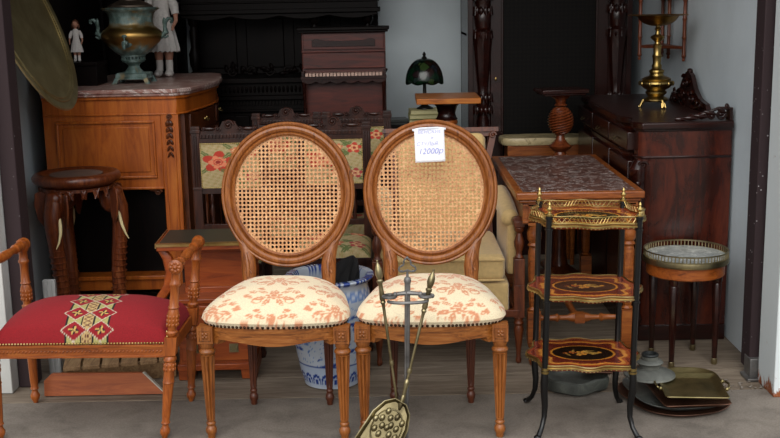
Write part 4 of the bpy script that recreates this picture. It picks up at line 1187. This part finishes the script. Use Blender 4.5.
# dark wardrobe standing behind the left cabinet
mb = MB(); mb.box(-1.72, -1.235, 6.56, 6.9, 0, 2.3)
t = thing('wardrobe', 'black-brown wardrobe in the dark corner behind the samovar', 'wardrobe', (-1.48, 6.72, 0), 0)
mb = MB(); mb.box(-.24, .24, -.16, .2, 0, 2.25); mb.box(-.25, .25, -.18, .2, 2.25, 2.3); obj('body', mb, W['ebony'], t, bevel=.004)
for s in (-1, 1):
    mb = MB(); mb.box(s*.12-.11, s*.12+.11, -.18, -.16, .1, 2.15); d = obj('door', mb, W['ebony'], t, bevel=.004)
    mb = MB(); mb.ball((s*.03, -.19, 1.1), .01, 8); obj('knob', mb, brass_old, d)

# ------------------------------------------------------------------ elephant stool
def elephant():
    t = thing('stool', 'carved round wooden stool with elephant-head legs and ivory tusks', 'stool', (-1.445, 5.03, 0), .35); t.scale = (1, 1, 1.045)
    mb = MB(); mb.lathe([(0, .655), (.15, .655), (.17, .662), (.19, .672), (.198, .682), (.2, .695), (.195, .705), (.185, .712), (.165, .714), (.155, .708), (.15, .704), (0, .704)], None, 64)
    obj('top', mb, W['ele'], t)
    mb = MB(); mb.lathe([(0, .7045), (.12, .7045), (.12, .706), (0, .706)], None, 48); obj('inset', mb, plain('worn_grey_inset', '6a625c', .4, 0, .4, 14), t)
    mb = MB()
    for k in range(36):
        a = k*2*PI/36; mb.leaf((0, 0, .0), .05, .022, -PI/2+.5*(1 if k % 2 else -1), .006, T(.165*math.cos(a), .165*math.sin(a), .655) @ RZ(a+PI/2))
    mb.lathe([(.15, .64), (.168, .642), (.168, .656), (.15, .656)], None, 40)
    obj('carved_apron', mb, W['ele'], t)
    for k in range(3):
        a = -PI/2-.75+k*2*PI/3-.0
        X = RZ(a)
        mb = MB(X)
        # head
        mb.ball((.145, 0, .595), (.052, .052, .07), 18); mb.ball((.172, 0, .615), (.034, .042, .036), 14); mb.ball((.178, 0, .575), (.034, .034, .03), 12)
        path = [(.165, 0, .60), (.182, 0, .55), (.186, 0, .49), (.178, 0, .42), (.168, 0, .34), (.160, 0, .25), (.158, 0, .16), (.165, 0, .08), (.185, 0, .03), (.205, 0, .014), (.222, 0, .02)]
        mb.tube(path, [.044, .042, .038, .035, .033, .032, .031, .030, .030, .024, .014], 16)
        for i in range(16):
            z = .5-i*.027; u = (.5-z)/.5; x = .187-.03*min(1, u*1.6)
            mb.tube([(x+.033*math.cos(q), .034*math.sin(q), z) for q in [j*PI/6 for j in range(12)]], .0035, 5, True)
        for s in (-1, 1): mb.ball((.178, s*.03, .605), (.006, .006, .006), 8)
        lg = obj('leg', mb, W['ele'], t)
        for s in (-1, 1):
            mb = MB(X)
            e = [(0, 0.01), (.035, .03), (.06, .02), (.066, -.03), (.056, -.09), (.03, -.13), (.008, -.11), (-.004, -.05)]
            mb.prism(e, -.005, .005, T(.150, s*.042, .62) @ RZ(s*.9) @ RX(PI/2))
            obj('ear', mb, W['ele'], lg, bevel=.003)
            if s != (1 if k == 0 else -1): continue
            mb = MB(X); mb.tube([(.18, s*.03, .545), (.188, s*.042, .51), (.198, s*.047, .47), (.21, s*.045, .435), (.222, s*.038, .41)], [.0085, .0082, .007, .005, .0015], 10)
            obj('tusk', mb, ivory, lg)
elephant()

# ------------------------------------------------------------------ brass charger
t = thing('brass_tray', 'huge round brass dish hanging at an angle behind the left brown post', 'dish', (-1.545, 4.80, 1.44), 0)
nrm = Vector((.93, 0.0, .36)).normalized()
q = Vector((0, 0, 1)).rotation_difference(nrm).to_matrix().to_4x4()
mb = MB(q); R_ = .42
mb.lathe([(0, -.002), (R_*.8, -.002), (R_*.86, .004), (R_*.95, .012), (R_*.99, .012), (R_, .006), (R_*.99, .004), (R_*.95, .006), (R_*.86, -.004), (R_*.8, -.008), (0, -.008)][::-1], None, 96)
for r_ in (.86, .9): mb.tube([(R_*r_*math.cos(a), R_*r_*math.sin(a), .006 if r_ < .9 else .010) for a in [i*PI/48 for i in range(96)]], .003, 5, True)
obj('dish', mb, brass_dish, t)
mb = MB(); mb.tube([(-.12, .16, .33), (-.12, .16, 1.1)], .003, 6); mb.tube([(-.095, .1, .3), (-.12, .16, .34)], .003, 6); obj('cord', mb, iron, t)

# ------------------------------------------------------------------ small bureau with leather top (left)
def bureau():
    t = thing('bureau', 'small mahogany bureau with brass-edged green leather top behind the bench', 'bureau', (-.71, 4.35, .0), .03); t.scale = (1, 1, 1.015)
    mb = MB(); mb.box(-.215, .17, -.125, .15, .535, .562); tp = obj('top', mb, W['chest'], t, bevel=.003)
    mb = MB(); mb.box(-.205, .165, -.115, .145, .562, .565); obj('leather_inset', mb, plain('dark_green_leather', '24281f', .4, 0, .3), tp)
    mb = MB(); mb.box(-.219, .174, -.130, -.124, .553, .566); mb.box(-.219, -.214, -.13, .15, .548, .566); mb.box(.17, .175, -.13, .15, .548, .566); mb.box(-.219, .174, -.130, -.116, .5625, .5665); obj('brass_edge', mb, brass, tp)
    mb = MB(); mb.box(-.13, .16, .0, .14, .33, .535); mb.box(-.135, .165, -.01, .14, .5, .535); mb.box(-.13, .16, -.012, 0, .33, .36); obj('upper_case', mb, W['chest'], t, bevel=.003)
    mb = MB(); mb.tube([(-.205, -.08, .535), (-.18, -.08, .50), (-.17, -.08, .44), (-.185, -.08, .38), (-.215, -.08, .34), (-.235, -.08, .32)], [.014, .022, .022, .02, .018, .012], 8, flat=.7)
    obj('scroll_bracket', mb, W['chest'], t)
    mb = MB(); mb.box(-.15, .145, -.11, .14, .06, .325); mb.box(-.165, .158, -.12, .145, .32, .338); mb.box(-.16, .155, -.12, .145, .045, .07)
    for x in (-.16, .09): mb.prism([(x, 0), (x+.06, 0), (x+.065, .045), (x, .045)] if x < 0 else [(x+.005, 0), (x+.065, 0), (x+.065, .045), (x, .045)], -.1, .14, T(0, 0, 0) @ RX(PI/2) @ SC(1, 1, -1))
    obj('case', mb, W['chest'], t, bevel=.003)
    for z in (.085, .205):
        mb = MB(); mb.box(-.14, .13, -.122, -.105, z, z+.105); d = obj('drawer', mb, W['chest'], t, bevel=.003)
        for xx in (-.09, .07):
            mb = MB(); mb.box(xx-.018, xx+.018, -.126, -.122, z+.035, z+.07); mb.tube([(xx-.014, -.126, z+.06), (xx-.014, -.134, z+.045), (xx+.014, -.134, z+.045), (xx+.014, -.126, z+.06)], .0025, 6)
            obj('handle', mb, brass_old, d)
    mb = MB(); mb.box(.146, .147, -.08, -.05, .1, .125); obj('paper_sticker', mb, plain('yellowed_paper', 'd8c878', .8), t)
bureau()

# pallet planks and boards under the bench
t = thing('pallet', 'low pallet of bare wooden planks on the floor under the bench', 'pallet', (-1.135, 4.31, 0), .03)
for i in range(6):
    mb = MB(RZ(.18)); x = -.2+i*.075; mb.box(x, x+.066, -.1, .22, .072, .088); obj('plank', mb, W['pallet'], t, bevel=.002)
for y in (-.07, .07, .17):
    mb = MB(RZ(.18)); mb.box(-.2, .24, y, y+.03, .0, .072); obj('bearer', mb, W['pallet'], t, bevel=.002)
mb = MB(); mb.prism([(-.265, 0), (.205, 0), (.12, .085), (-.235, .088), (-.265, .06)], -.012, .012, RX(PI/2))
o = obj('wooden_board', mb, W['board'], bevel=.001); o.location = (-1.10, 4.10, 0); o.rotation_euler = (math.radians(-10), 0, 0)
tag(o, 'orange-brown board with slanted end leaning on the pallet under the bench', 'board')
mb = MB(); mb.prism([(.206, 0), (.211, 0), (.125, .087), (.120, .085)], -.012, .012, RX(PI/2)); pe = obj('cut_end', mb, plain('pale_chipped_edge', 'c8c4b4', .8), o); pe['label'] = 'pale cut end'
for i, (x, y, w, h, lab) in enumerate(((-1.40, 4.37, .05, .40, 'narrow weathered grey board standing left of the bench pallet'), (-1.53, 4.40, .07, .34, 'wider weathered grey board standing beside the left brown post'))):
    mb = MB(); mb.box(-w/2, w/2, -.012, .012, 0, h); o = obj('grey_board', mb, W['greywood'], bevel=.002); o.location = (x, y, 0); tag(o, lab, 'board')

# ------------------------------------------------------------------ back of the shop
def hutch():
    t = thing('buffet', 'huge black-brown carved buffet with upper cupboard at the back left', 'buffet', (-.625, 6.72, 0), 0)
    w = .575
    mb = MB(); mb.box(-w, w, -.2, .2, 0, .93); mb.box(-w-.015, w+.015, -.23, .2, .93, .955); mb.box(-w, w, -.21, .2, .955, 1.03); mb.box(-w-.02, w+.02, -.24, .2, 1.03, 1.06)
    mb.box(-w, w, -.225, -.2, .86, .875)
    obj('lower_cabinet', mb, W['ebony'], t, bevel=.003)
    mb = MB()
    for i in range(46): x = -w+.03+i*(2*w-.06)/45; mb.ball((x, -.213, .992), (.008, .008, .02), 8)
    for i in range(60): x = -w+.01+i*(2*w-.02)/59; mb.box(x-.005, x+.005, -.215, -.2, .90, .925)
    rg = random.Random(11)
    for i in range(22): x = -w*.55+i*.03; mb.leaf((x, -.2, 1.085+rg.uniform(-.01, .025)), .05, .026, rg.uniform(0, 3.1), .01)
    for i in range(9): mb.scroll((-w*.5+i*.11, -.2, 1.1), .03, 1.5, .007, flip=1 if i % 2 else -1)
    obj('carving', mb, W['ebony'], t)
    for i in range(3):
        mb = MB(); x = -w+.04+i*.37; mb.box(x, x+.34, -.215, -.2, .1, .84); mb.box(x+.04, x+.30, -.225, -.215, .16, .78); d = obj('door', mb, W['ebony'], t, bevel=.006)
        mb = MB(); mb.ball((x+.31, -.222, .5), .01, 8); obj('knob', mb, brass_old, d)
    mb = MB(); mb.box(-w, w, .12, .2, 1.06, 1.42)
    for i in range(4): x = -w+.05+i*.29; mb.box(x, x+.23, .108, .12, 1.1, 1.4)
    obj('back_panel', mb, W['ebony'], t, bevel=.005)
    for x in (-w+.06, 0.2, w-.06):
        mb = MB(); mb.lathe([(.03, 1.06), (.03, 1.09), (.018, 1.1), (.03, 1.14), (.035, 1.2), (.02, 1.24), (.025, 1.33), (.018, 1.36), (.032, 1.38), (.032, 1.43)], T(x, -.12, 0), 20); obj('column', mb, W['ebony'], t)
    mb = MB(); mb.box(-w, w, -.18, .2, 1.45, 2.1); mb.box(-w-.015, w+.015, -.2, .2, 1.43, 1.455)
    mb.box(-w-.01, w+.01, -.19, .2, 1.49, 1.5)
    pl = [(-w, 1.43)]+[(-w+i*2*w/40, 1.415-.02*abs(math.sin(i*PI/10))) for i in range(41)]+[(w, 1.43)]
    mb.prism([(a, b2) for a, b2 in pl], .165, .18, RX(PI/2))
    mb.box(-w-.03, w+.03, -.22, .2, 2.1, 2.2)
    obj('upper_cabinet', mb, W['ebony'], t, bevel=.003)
    for i in range(3):
        mb = MB(); x = -w+.03+i*.375; mb.box(x, x+.345, -.197, -.18, 1.52, 2.06); mb.box(x+.05, x+.295, -.205, -.197, 1.57, 2.0); obj('door', mb, W['ebony'], t, bevel=.006)
hutch()

def toy_piano():
    tt = thing('low_table', 'dark side table carrying the small piano', 'table', (-.23, 5.98, 0), 0)
    mb = MB(); mb.box(-.25, .235, -.18, .18, .80, .83); obj('table_top', mb, W['ebony'], tt, bevel=.003)
    for sx in (-1, 1):
        for sy in (-1, 1):
            mb = MB(); mb.box(sx*.21-.02, sx*.21+.02, sy*.15-.02, sy*.15+.02, 0, .80); obj('leg', mb, W['ebony'], tt, bevel=.002)
    t = thing('toy_piano', 'small upright mahogany piano with a row of keys, at the back', 'piano', (-.232, 6.0, .83), 0)
    w = .225
    mb = MB(); mb.box(-w, w, -.02, .14, 0, .50)
    mb.prism([(-w-.004, 0), (w+.004, 0), (w+.004, .1), (w+.004, .13), (-w-.004, .13)], .0, .0) if False else None
    obj('case', mb, W['oakred'], t, bevel=.003)
    mb = MB(); mb.box(-w-.015, w+.015, -.055, .15, .5, .512); mb.box(-w-.022, w+.022, -.065, .155, .512, .528); obj('lid', mb, W['ebony'], t, bevel=.003)
    mb = MB(); mb.box(-w+.01, w-.01, -.03, -.02, .41, .495); mb.box(-w, w, -.045, -.02, .395, .405)
    pts = [(-.17, .425), (.17, .425), (.17, .46), (.15, .467), (.1, .458), (0, .455), (-.1, .458), (-.15, .467), (-.17, .46)]
    obj('upper_panel', mb, W['oakred'], t, bevel=.002)
    mb = MB(); mb.prism(pts, .03, .036, RX(PI/2)); obj('music_panel', mb, W['mahog_d'], t, bevel=.001)
    mb = MB(); mb.box(-w+.006, w-.006, -.04, -.02, .31, .392); obj('fallboard', mb, W['oakred'], t, bevel=.002)
    mb = MB(); mb.box(-w-.004, w+.004, -.10, -.02, .255, .272)
    sc = [(-w, .256)]+[(-w+i*2*w/48, .244-.012*abs(math.sin(i*PI/8))) for i in range(49)]+[(w, .256)]
    mb.prism(sc, .088, .096, RX(PI/2)); mb.box(-w, -w+.014, -.10, -.02, .272, .30); mb.box(w-.014, w, -.10, -.02, .272, .30)
    obj('keybed', mb, W['mahog_d'], t, bevel=.001)
    keym = plain('aged_white_keys', 'c9a898', .4, 0, .35, 40)
    for i in range(22):
        mb = MB(); x = -w+.018+i*(2*w-.036)/22; mb.box(x+.0025, x+(2*w-.036)/22-.0025, -.098, -.03, .272, .288); obj('key', mb, keym, t)
    mb = MB(); mb.box(-w+.02, w-.02, -.025, -.02, .03, .235); obj('lower_panel', mb, W['oakred'], t, bevel=.002)
    for s in (-1, 1):
        mb = MB(); mb.tube([(s*(w-.012), -.085, .245), (s*(w-.012), -.08, .18), (s*(w-.012), -.06, .1), (s*(w-.012), -.07, .01)], [.012, .009, .008, .01], 10); obj('leg', mb, W['mahog_d'], t)
toy_piano()

def armoire():
    t = thing('armoire', 'tall dark armoire with carved columns and a dark mesh-lined door', 'armoire', (.925, 6.6, 0), 0)
    w = .465
    mb = MB(); mb.box(-w, -w+.02, -.26, .3, 0, 2.3); mb.box(w-.02, w, -.26, .3, 0, 2.3); mb.box(-w, w, .26, .3, 0, 2.3); mb.box(-w, w, -.26, .3, 0, .15); mb.box(-w, w, -.26, .3, 2.15, 2.3); mb.box(-w, w, -.2, .26, 1.28, 1.3)
    mb.box(-w, -w+.03, -.3, -.25, 0, 2.3); mb.box(w-.03, w, -.3, -.25, 0, 2.3); mb.box(-w+.02, -w+.13, -.27, -.25, 0, 2.3); mb.box(w-.13, w-.02, -.27, -.25, 0, 2.3)
    obj('case', mb, W['mahog_d'], t, bevel=.003)
    for s in (-1, 1):
        X = T(s*(w-.085), -.30, 0); mb = MB(X)
        mb.M = X @ SC(1.3, 1.1, 1)
        mb.lathe([(.03, .4), (.035, .5), (.03, .6), (.02, .7), (.026, .72), (.02, .74), (.028, .80), (.018, .84), (.026, .88), (.03, .93), (.02, .97), (.024, 1.02), (.03, 1.1), (.036, 1.2), (.042, 1.28), (.044, 1.31), (.03, 1.33), (.034, 1.36), (.038, 1.4), (.026, 1.43), (.034, 1.47), (.038, 1.55), (.03, 1.62), (.03, 2.1)], None, 24, (8, .1, .97, 1.3))
        rg = random.Random(4)
        for z in (.86, .93, 1.29, 1.42, 1.5):
            for k in range(6):
                a = -PI+k*PI/5; mb.leaf((0, 0, 0), .05, .022, PI/2, .009, T(.034*math.cos(a), .034*math.sin(a), z-.02) @ RZ(a+PI/2))
        mb.box(-.04, .04, -.03, .04, 0, .4); mb.box(-.04, .04, -.03, .04, 2.1, 2.15)
        obj('carved_column', mb, W['mahog_d'], t)
    d = MB(); y = -.275
    d.box(-.335, -.27, y, y+.03, .15, 2.15); d.box(.27, .335, y, y+.03, .15, 2.15); d.box(-.27, .27, y, y+.03, .15, .25); d.box(-.27, .27, y, y+.03, 2.05, 2.15)
    d.box(-.275, -.262, y-.008, y, .25, 2.05); d.box(.262, .275, y-.008, y, .25, 2.05)
    dr = obj('door', d, W['mahog_d'], t, bevel=.003)
    mb = MB(); mb.box(-.27, .27, y+.012, y+.015, .25, 2.05)
    m, nt, b = newmat('dark_diamond_mesh')
    w1 = nt.nodes.new('ShaderNodeTexBrick'); 
    tcn = nt.nodes.new('ShaderNodeTexCoord'); mp = nt.nodes.new('ShaderNodeMapping'); mp.inputs['Rotation'].default_value = (PI/2, 0, 0); mp.inputs['Scale'].default_value = (1, 1, 1)
    mp2 = nt.nodes.new('ShaderNodeMapping'); mp2.inputs['Rotation'].default_value = (0, 0, PI/4)
    nt.links.new(tcn.outputs['Object'], mp.inputs[0]); nt.links.new(mp.outputs[0], mp2.inputs[0])
    ck = nt.nodes.new('ShaderNodeTexChecker'); ck.inputs['Scale'].default_value = 60; nt.links.new(mp2.outputs[0], ck.inputs[0])
    ck.inputs[1].default_value = lin('0f0c09'); ck.inputs[2].default_value = lin('070606'); nt.links.new(ck.outputs[0], b.inputs['Base Color']); b.inputs['Roughness'].default_value = .5
    b.inputs['Specular IOR Level'].default_value = .1
    obj('mesh_panel', mb, m, dr)
    mb = MB(); mb.ball((-.305, y-.004, 1.04), (.006, .004, .012), 8); obj('keyhole', mb, brass, dr)
armoire()

def pedestal():
    t = thing('pedestal', 'wooden column pedestal with thick square top, in front of the stained-glass lamp', 'pedestal', (.305, 5.72, 0), .0); t.scale = (1, 1, 1.02)
    mb = MB(); mb.box(-.16, .165, -.17, .18, .955, .983); obj('top', mb, W['ped'], t, bevel=.003)
    mb = MB(); mb.lathe([(.05, .86), (.058, .865), (.05, .875), (.045, .895), (.055, .93), (.065, .94), (.065, .955), (0, .955)], None, 28); obj('capital', mb, W['mahog_d'], t)
    mb = MB(); mb.lathe([(.0, .0), (.12, .0), (.12, .05), (.09, .06), (.07, .1), (.048, .12), (.046, .5), (.045, .835), (.055, .84), (.058, .85), (.055, .86), (.0, .86)], None, 28, (14, .07, .13, .83))
    obj('column', mb, W['bench'], t)
    t = thing('plant_stand', 'dark pedestal with spiral-carved ball under its small square top', 'pedestal', (.905, 5.76, 0), .12); t.scale = (1, 1, 1.02)
    mb = MB(); mb.box(-.122, .122, -.1, .1, .985, 1.005); mb.box(-.11, .11, -.09, .09, .975, .985); obj('top', mb, W['mahog_d'], t, bevel=.003)
    mb = MB(); ps = [(.05, .975), (.045, .96), (.03, .95), (.025, .93), (.035, .92)][::-1]
    mb.lathe(ps, None, 24)
    mb.lathe([(.07*math.sin(q), .84-.078*math.cos(q)) for q in [.25+i*(PI-.5)/30 for i in range(31)]], None, 72, (6, .16, 0, 2), 75)
    mb.lathe([(.0, 0), (.12, 0), (.12, .03), (.05, .08), (.035, .15), (.03, .6), (.035, .66), (.028, .68), (.055, .70), (.06, .71), (.035, .73), (.025, .745), (.02, .765)], None, 24)
    obj('turned_column', mb, W['ele'], t)
pedestal()

t = thing('console_table', 'low table with thick yellow onyx slab in front of the dark armoire', 'table', (.86, 6.15, 0), 0)
mb = MB(); pl = []
for i in range(40):
    a = 2*PI*i/40; r = 1/((abs(math.cos(a))**5+abs(math.sin(a))**5)**.2); pl.append((.235*r*math.cos(a)*(1+.02*math.sin(7*a)), .105*r*math.sin(a)*(1+.04*math.sin(5*a))))
mb.layers([[(x*.97, y*.95, .69) for x, y in pl], [(x, y, .70) for x, y in pl], [(x, y, .722) for x, y in pl], [(x*.98, y*.97, .73) for x, y in pl]]); obj('onyx_slab', mb, slabm, t)
mb = MB(); mb.box(-.2, .2, -.09, .09, .60, .69); obj('apron', mb, W['desk'], t, bevel=.003)
for sx in (-1, 1):
    for sy in (-1, 1):
        mb = MB(); mb.lathe([(.012, 0), (.02, .3), (.024, .6)], T(sx*.17, sy*.065, 0), 12); obj('leg', mb, W['desk'], t)

# lamp table with cloth, books and lamp
t = thing('lamp_table', 'dark small table under the stained-glass lamp', 'table', (.19, 6.25, 0), 0)
mb = MB(); mb.box(-.175, .15, -.16, .16, .78, .81); obj('table_top', mb, W['ebony'], t, bevel=.002)
for sx in (-.155, .12):
    for sy in (-.13, .13): mb = MB(); mb.box(sx-.015, sx+.015, sy-.015, sy+.015, 0, .78); obj('leg', mb, W['ebony'], t)
for i, (z, w, col, lab) in enumerate(((.811, .1, '3a4a30', 'dark green book at the bottom of the pile under the lamp'), (.838, .098, '8a8a4a', 'yellow-green book in the pile under the lamp'), (.864, .094, 'a8a070', 'pale yellow book directly under the lamp foot'))):
    tb = thing('book', lab, 'book', (.215, 6.2, z), .03*i, 'books under the lamp')
    mb = MB(); mb.box(-w, w, -.07, .07, 0, .003); mb.box(-w, w, -.07, .07, .023, .026); mb.box(-w, w, .067, .07, 0, .026); obj('cover', mb, plain('book_cover_%d' % i, col, .6), tb)
    mb = MB(); mb.box(-w+.003, w-.003, -.066, .067, .003, .023); obj('pages', mb, plain('pages_%d' % i, 'c8c090', .8, 0, .2, 200), tb)
for i, (x, z, lab) in enumerate(((.06, .811, 'dark magazine lying left of the lamp books, bottom one'), (.055, .826, 'dark magazine lying left of the lamp books, top one'))):
    mb = MB(); mb.box(-.055, .055, -.075, .075, 0, .012); o = obj('magazine', mb, plain('magazine_%d' % i, '202420' if i == 0 else '3c403c', .4, 0, .6, 15)); o.location = (x-.0, 6.2, z); o.rotation_euler = (0, 0, .2*i-.05); tag(o, lab, 'magazine', 'magazines by the lamp')
def lamp():
    t = thing('table_lamp', 'small lamp with dark stained-glass dome shade against the pale wall', 'lamp', (.208, 6.19, .891), 0); t.scale = (1.05, 1.05, .93)
    mb = MB(); mb.lathe([(0, 0), (.045, 0), (.042, .008), (.02, .02), (.012, .04), (.016, .06), (.01, .08), (.009, .15), (.006, .16), (.006, .29), (0, .29)], None, 20); obj('base', mb, plain('dark_bronze', '1c1814', .4, .6), t)
    m, nt, b = newmat('stained_glass')
    v = nt.nodes.new('ShaderNodeTexVoronoi'); v.inputs['Scale'].default_value = 26; tcn = nt.nodes.new('ShaderNodeTexCoord'); nt.links.new(tcn.outputs['Object'], v.inputs['Vector'])
    sp = nt.nodes.new('ShaderNodeSeparateColor'); nt.links.new(v.outputs['Color'], sp.inputs[0])
    col = ramp(nt, sp.outputs[0], [(0, lin('081a0f')), (.3, lin('0d2a18')), (.55, lin('08120e')), (.7, lin('28130c')), (.85, lin('121e28')), (.97, lin('2a3a1c'))])
    v2 = nt.nodes.new('ShaderNodeTexVoronoi'); v2.feature = 'DISTANCE_TO_EDGE'; v2.inputs['Scale'].default_value = 26; nt.links.new(tcn.outputs['Object'], v2.inputs['Vector'])
    nt.links.new(mixc(nt, ramp(nt, v2.outputs['Distance'], [(.03, (1, 1, 1, 1)), (.06, (0, 0, 0, 1))]), col, lin('0a0a0a')), b.inputs['Base Color']); b.inputs['Roughness'].default_value = .18
    mb = MB(); n = 48; loops = []
    for k in range(13):
        q = k/12; r = .012+.088*math.sin(q*PI/2)**.85; z = .30-.14*(1-math.cos(q*PI/2))**.9
        loops.append([(r*math.cos(2*PI*i/n), r*math.sin(2*PI*i/n), z-(.012*abs(math.sin(4*2*PI*i/n)) if k == 12 else 0)) for i in range(n)])
    mb.layers(loops, cap=False); sh = obj('shade', mb, m, t, solid=.003)
    mb = MB(); mb.lathe([(0, .295), (.016, .297), (.012, .31), (.006, .315), (.01, .325), (.004, .338), (0, .342)], None, 14); obj('finial', mb, plain('dark_bronze_finial', '1c1814', .4, .6), t)
    mb = MB()
    for (x, z, a, L_) in ((0, .22, .4, .03), (.0, .22, 2.4, .028), (.01, .235, -.6, .025), (-.01, .205, 3.8, .026)): mb.leaf((x, -.081-.0*z, z), L_, .014, a, .003)
    obj('flower_glass', mb, plain('pale_yellow_glass', 'a8b878', .2), sh)
lamp()

# ------------------------------------------------------------------ trays on the pavement
def rounded_rect(a, b2, r, n=10):
    P_ = []
    for (cx, cy, s0) in ((a-r, b2-r, 0), (-a+r, b2-r, PI/2), (-a+r, -b2+r, PI), (a-r, -b2+r, 1.5*PI)):
        for i in range(n+1): q = s0+i*PI/2/n; P_.append((cx+r*math.cos(q), cy+r*math.sin(q)))
    return P_
def tray(name, label, loc, a, b2, r, mat, rz, tilt=(0, 0), h=.014, handles=False):
    P_ = rounded_rect(a, b2, r); sc_ = lambda k, z: [(x*(1-k/a), y*(1-k/b2), z) for x, y in P_]
    t = thing(name, label, 'tray', loc, rz, 'old metal trays on the pavement'); t.rotation_euler = (tilt[0], tilt[1], rz)
    mb = MB(); mb.layers([sc_(.028, 0), sc_(.018, .003), sc_(.004, h), sc_(0, h+.002), sc_(.002, h+.004), sc_(.008, h+.002), sc_(.022, .005), sc_(.032, .003)])
    obj('pan', mb, mat, t)
    if handles:
        for s in (-1, 1):
            mb = MB(); mb.tube([(s*(a-.002), -.04, h), (s*(a+.014), -.035, h+.006), (s*(a+.02), 0, h+.01), (s*(a+.014), .035, h+.006), (s*(a-.002), .04, h)], .004, 8)
            for q in (-1, 1): mb.ball((s*(a+.005), q*.042, h+.003), .008, 8)
            obj('handle', mb, mat, t)
    return t
tray('tray', 'large oval brown tray at the very bottom of the tray pile', (1.055, 3.94, .0), .185, .215, .16, copper, .25)
tray('tray', 'large oval bluish-grey tray, second from the bottom of the pile', (1.065, 3.95, .018), .175, .205, .14, pewter_b, .15, (0.0, 0))
tray('tray', 'rectangular copper-brown tray just beneath the brass one', (1.085, 3.87, .038), .125, .15, .02, copper, .05, (0.0, 0))
tray('tray', 'round-ended dark brass tray showing behind the square brass one', (1.12, 3.955, .057), .115, .125, .09, brass_tray, -.05, (.0, 0))
tray('tray', 'square dull-brass tray with small handles on top of the pile', (1.095, 3.835, .076), .113, .132, .012, brass_tray, -.10, (.0, 0), .012, True)
t = thing('metal_cover', 'grey metal dish cover with raised collar lying on the left of the tray pile', 'dish cover', (.968, 3.955, .088), .1); t.scale = (.9, .9, .9)
mb = MB(); mb.lathe([(.10, 0), (.107, .003), (.105, .01), (.08, .022), (.05, .032), (.042, .036), (.042, .05), (.052, .054), (.056, .06), (.05, .067), (.034, .072), (.034, .09), (.03, .094), (.026, .094), (.026, .078), (0, .078)], None, 48); obj('cover', mb, pewter, t)
mb = MB(); mb.lathe([(.028, .084), (.034, .086), (.036, .092), (.033, .097), (.026, .097), (.024, .086)], None, 32); obj('collar', mb, plain('blackened_iron', '262a2a', .5, .4), t)
mb = MB(); n = 60; lps = []
for (k, z) in ((.8, 0), (.97, .012), (1, .035), (.97, .05), (.9, .055), (.8, .045), (.5, .04)):
    lps.append([(.125*k*math.cos(2*PI*i/n)*(1+.05*math.sin(3*2*PI*i/n+1)), .105*k*math.sin(2*PI*i/n)*(1+.06*math.sin(2*2*PI*i/n)), z+.004*math.sin(5*2*PI*i/n)) for i in range(n)])
mb.layers(lps); o = obj('stone_dish', mb, verd); o.location = (.71, 4.07, 0); tag(o, 'irregular green-grey stone dish on the floor behind the three-tier stand', 'dish')
t = tray('tray', 'small brown tray leaning on the green stone dish', (.80, 4.09, .056), .065, .05, .01, copper, -.15, (.0, 0))

# ------------------------------------------------------------------ camera, light
cam = bpy.data.cameras.new('camera'); co = bpy.data.objects.new('camera', cam); C.objects.link(co)
cam.sensor_width = 36; cam.lens = 36*1100/780; cam.clip_start = .05
th = math.atan(.2); ph = math.radians(1.1)
F = Vector((0, math.cos(th), -math.sin(th))); R0 = Vector((1, 0, 0)); U0 = Vector((0, math.sin(th), math.cos(th)))
R = R0*math.cos(ph)-U0*math.sin(ph); U = U0*math.cos(ph)+R0*math.sin(ph)
mw = Matrix.Identity(4)
for i in range(3): mw[i][0] = R[i]; mw[i][1] = U[i]; mw[i][2] = -F[i]
mw[2][3] = 1.5; co.matrix_world = mw
sc = bpy.context.scene; sc.camera = co
w = bpy.data.worlds.new('overcast'); sc.world = w; w.use_nodes = True; nt = w.node_tree
bg = nt.nodes['Background']; bg.inputs[1].default_value = 1.0
tcn = nt.nodes.new('ShaderNodeTexCoord'); sp = nt.nodes.new('ShaderNodeSeparateXYZ'); nt.links.new(tcn.outputs['Generated'], sp.inputs[0])
nt.links.new(ramp(nt, sp.outputs[2], [(0, (.34, .34, .35, 1)), (.1, (.5, .5, .51, 1)), (.4, (1.05, 1.06, 1.09, 1)), (1, (1.75, 1.78, 1.83, 1))]), bg.inputs[0])
sun = bpy.data.lights.new('hazy_sun', 'SUN'); sun.energy = 1.5; sun.angle = math.radians(45); sun.color = (1, .97, .92)
so = bpy.data.objects.new('hazy_sun', sun); C.objects.link(so); so.rotation_euler = (math.radians(60), 0, math.radians(-10))
sc.view_settings.view_transform = 'Standard'; sc.view_settings.look = 'None'; sc.view_settings.gamma = 1
sc.view_settings.exposure = .15
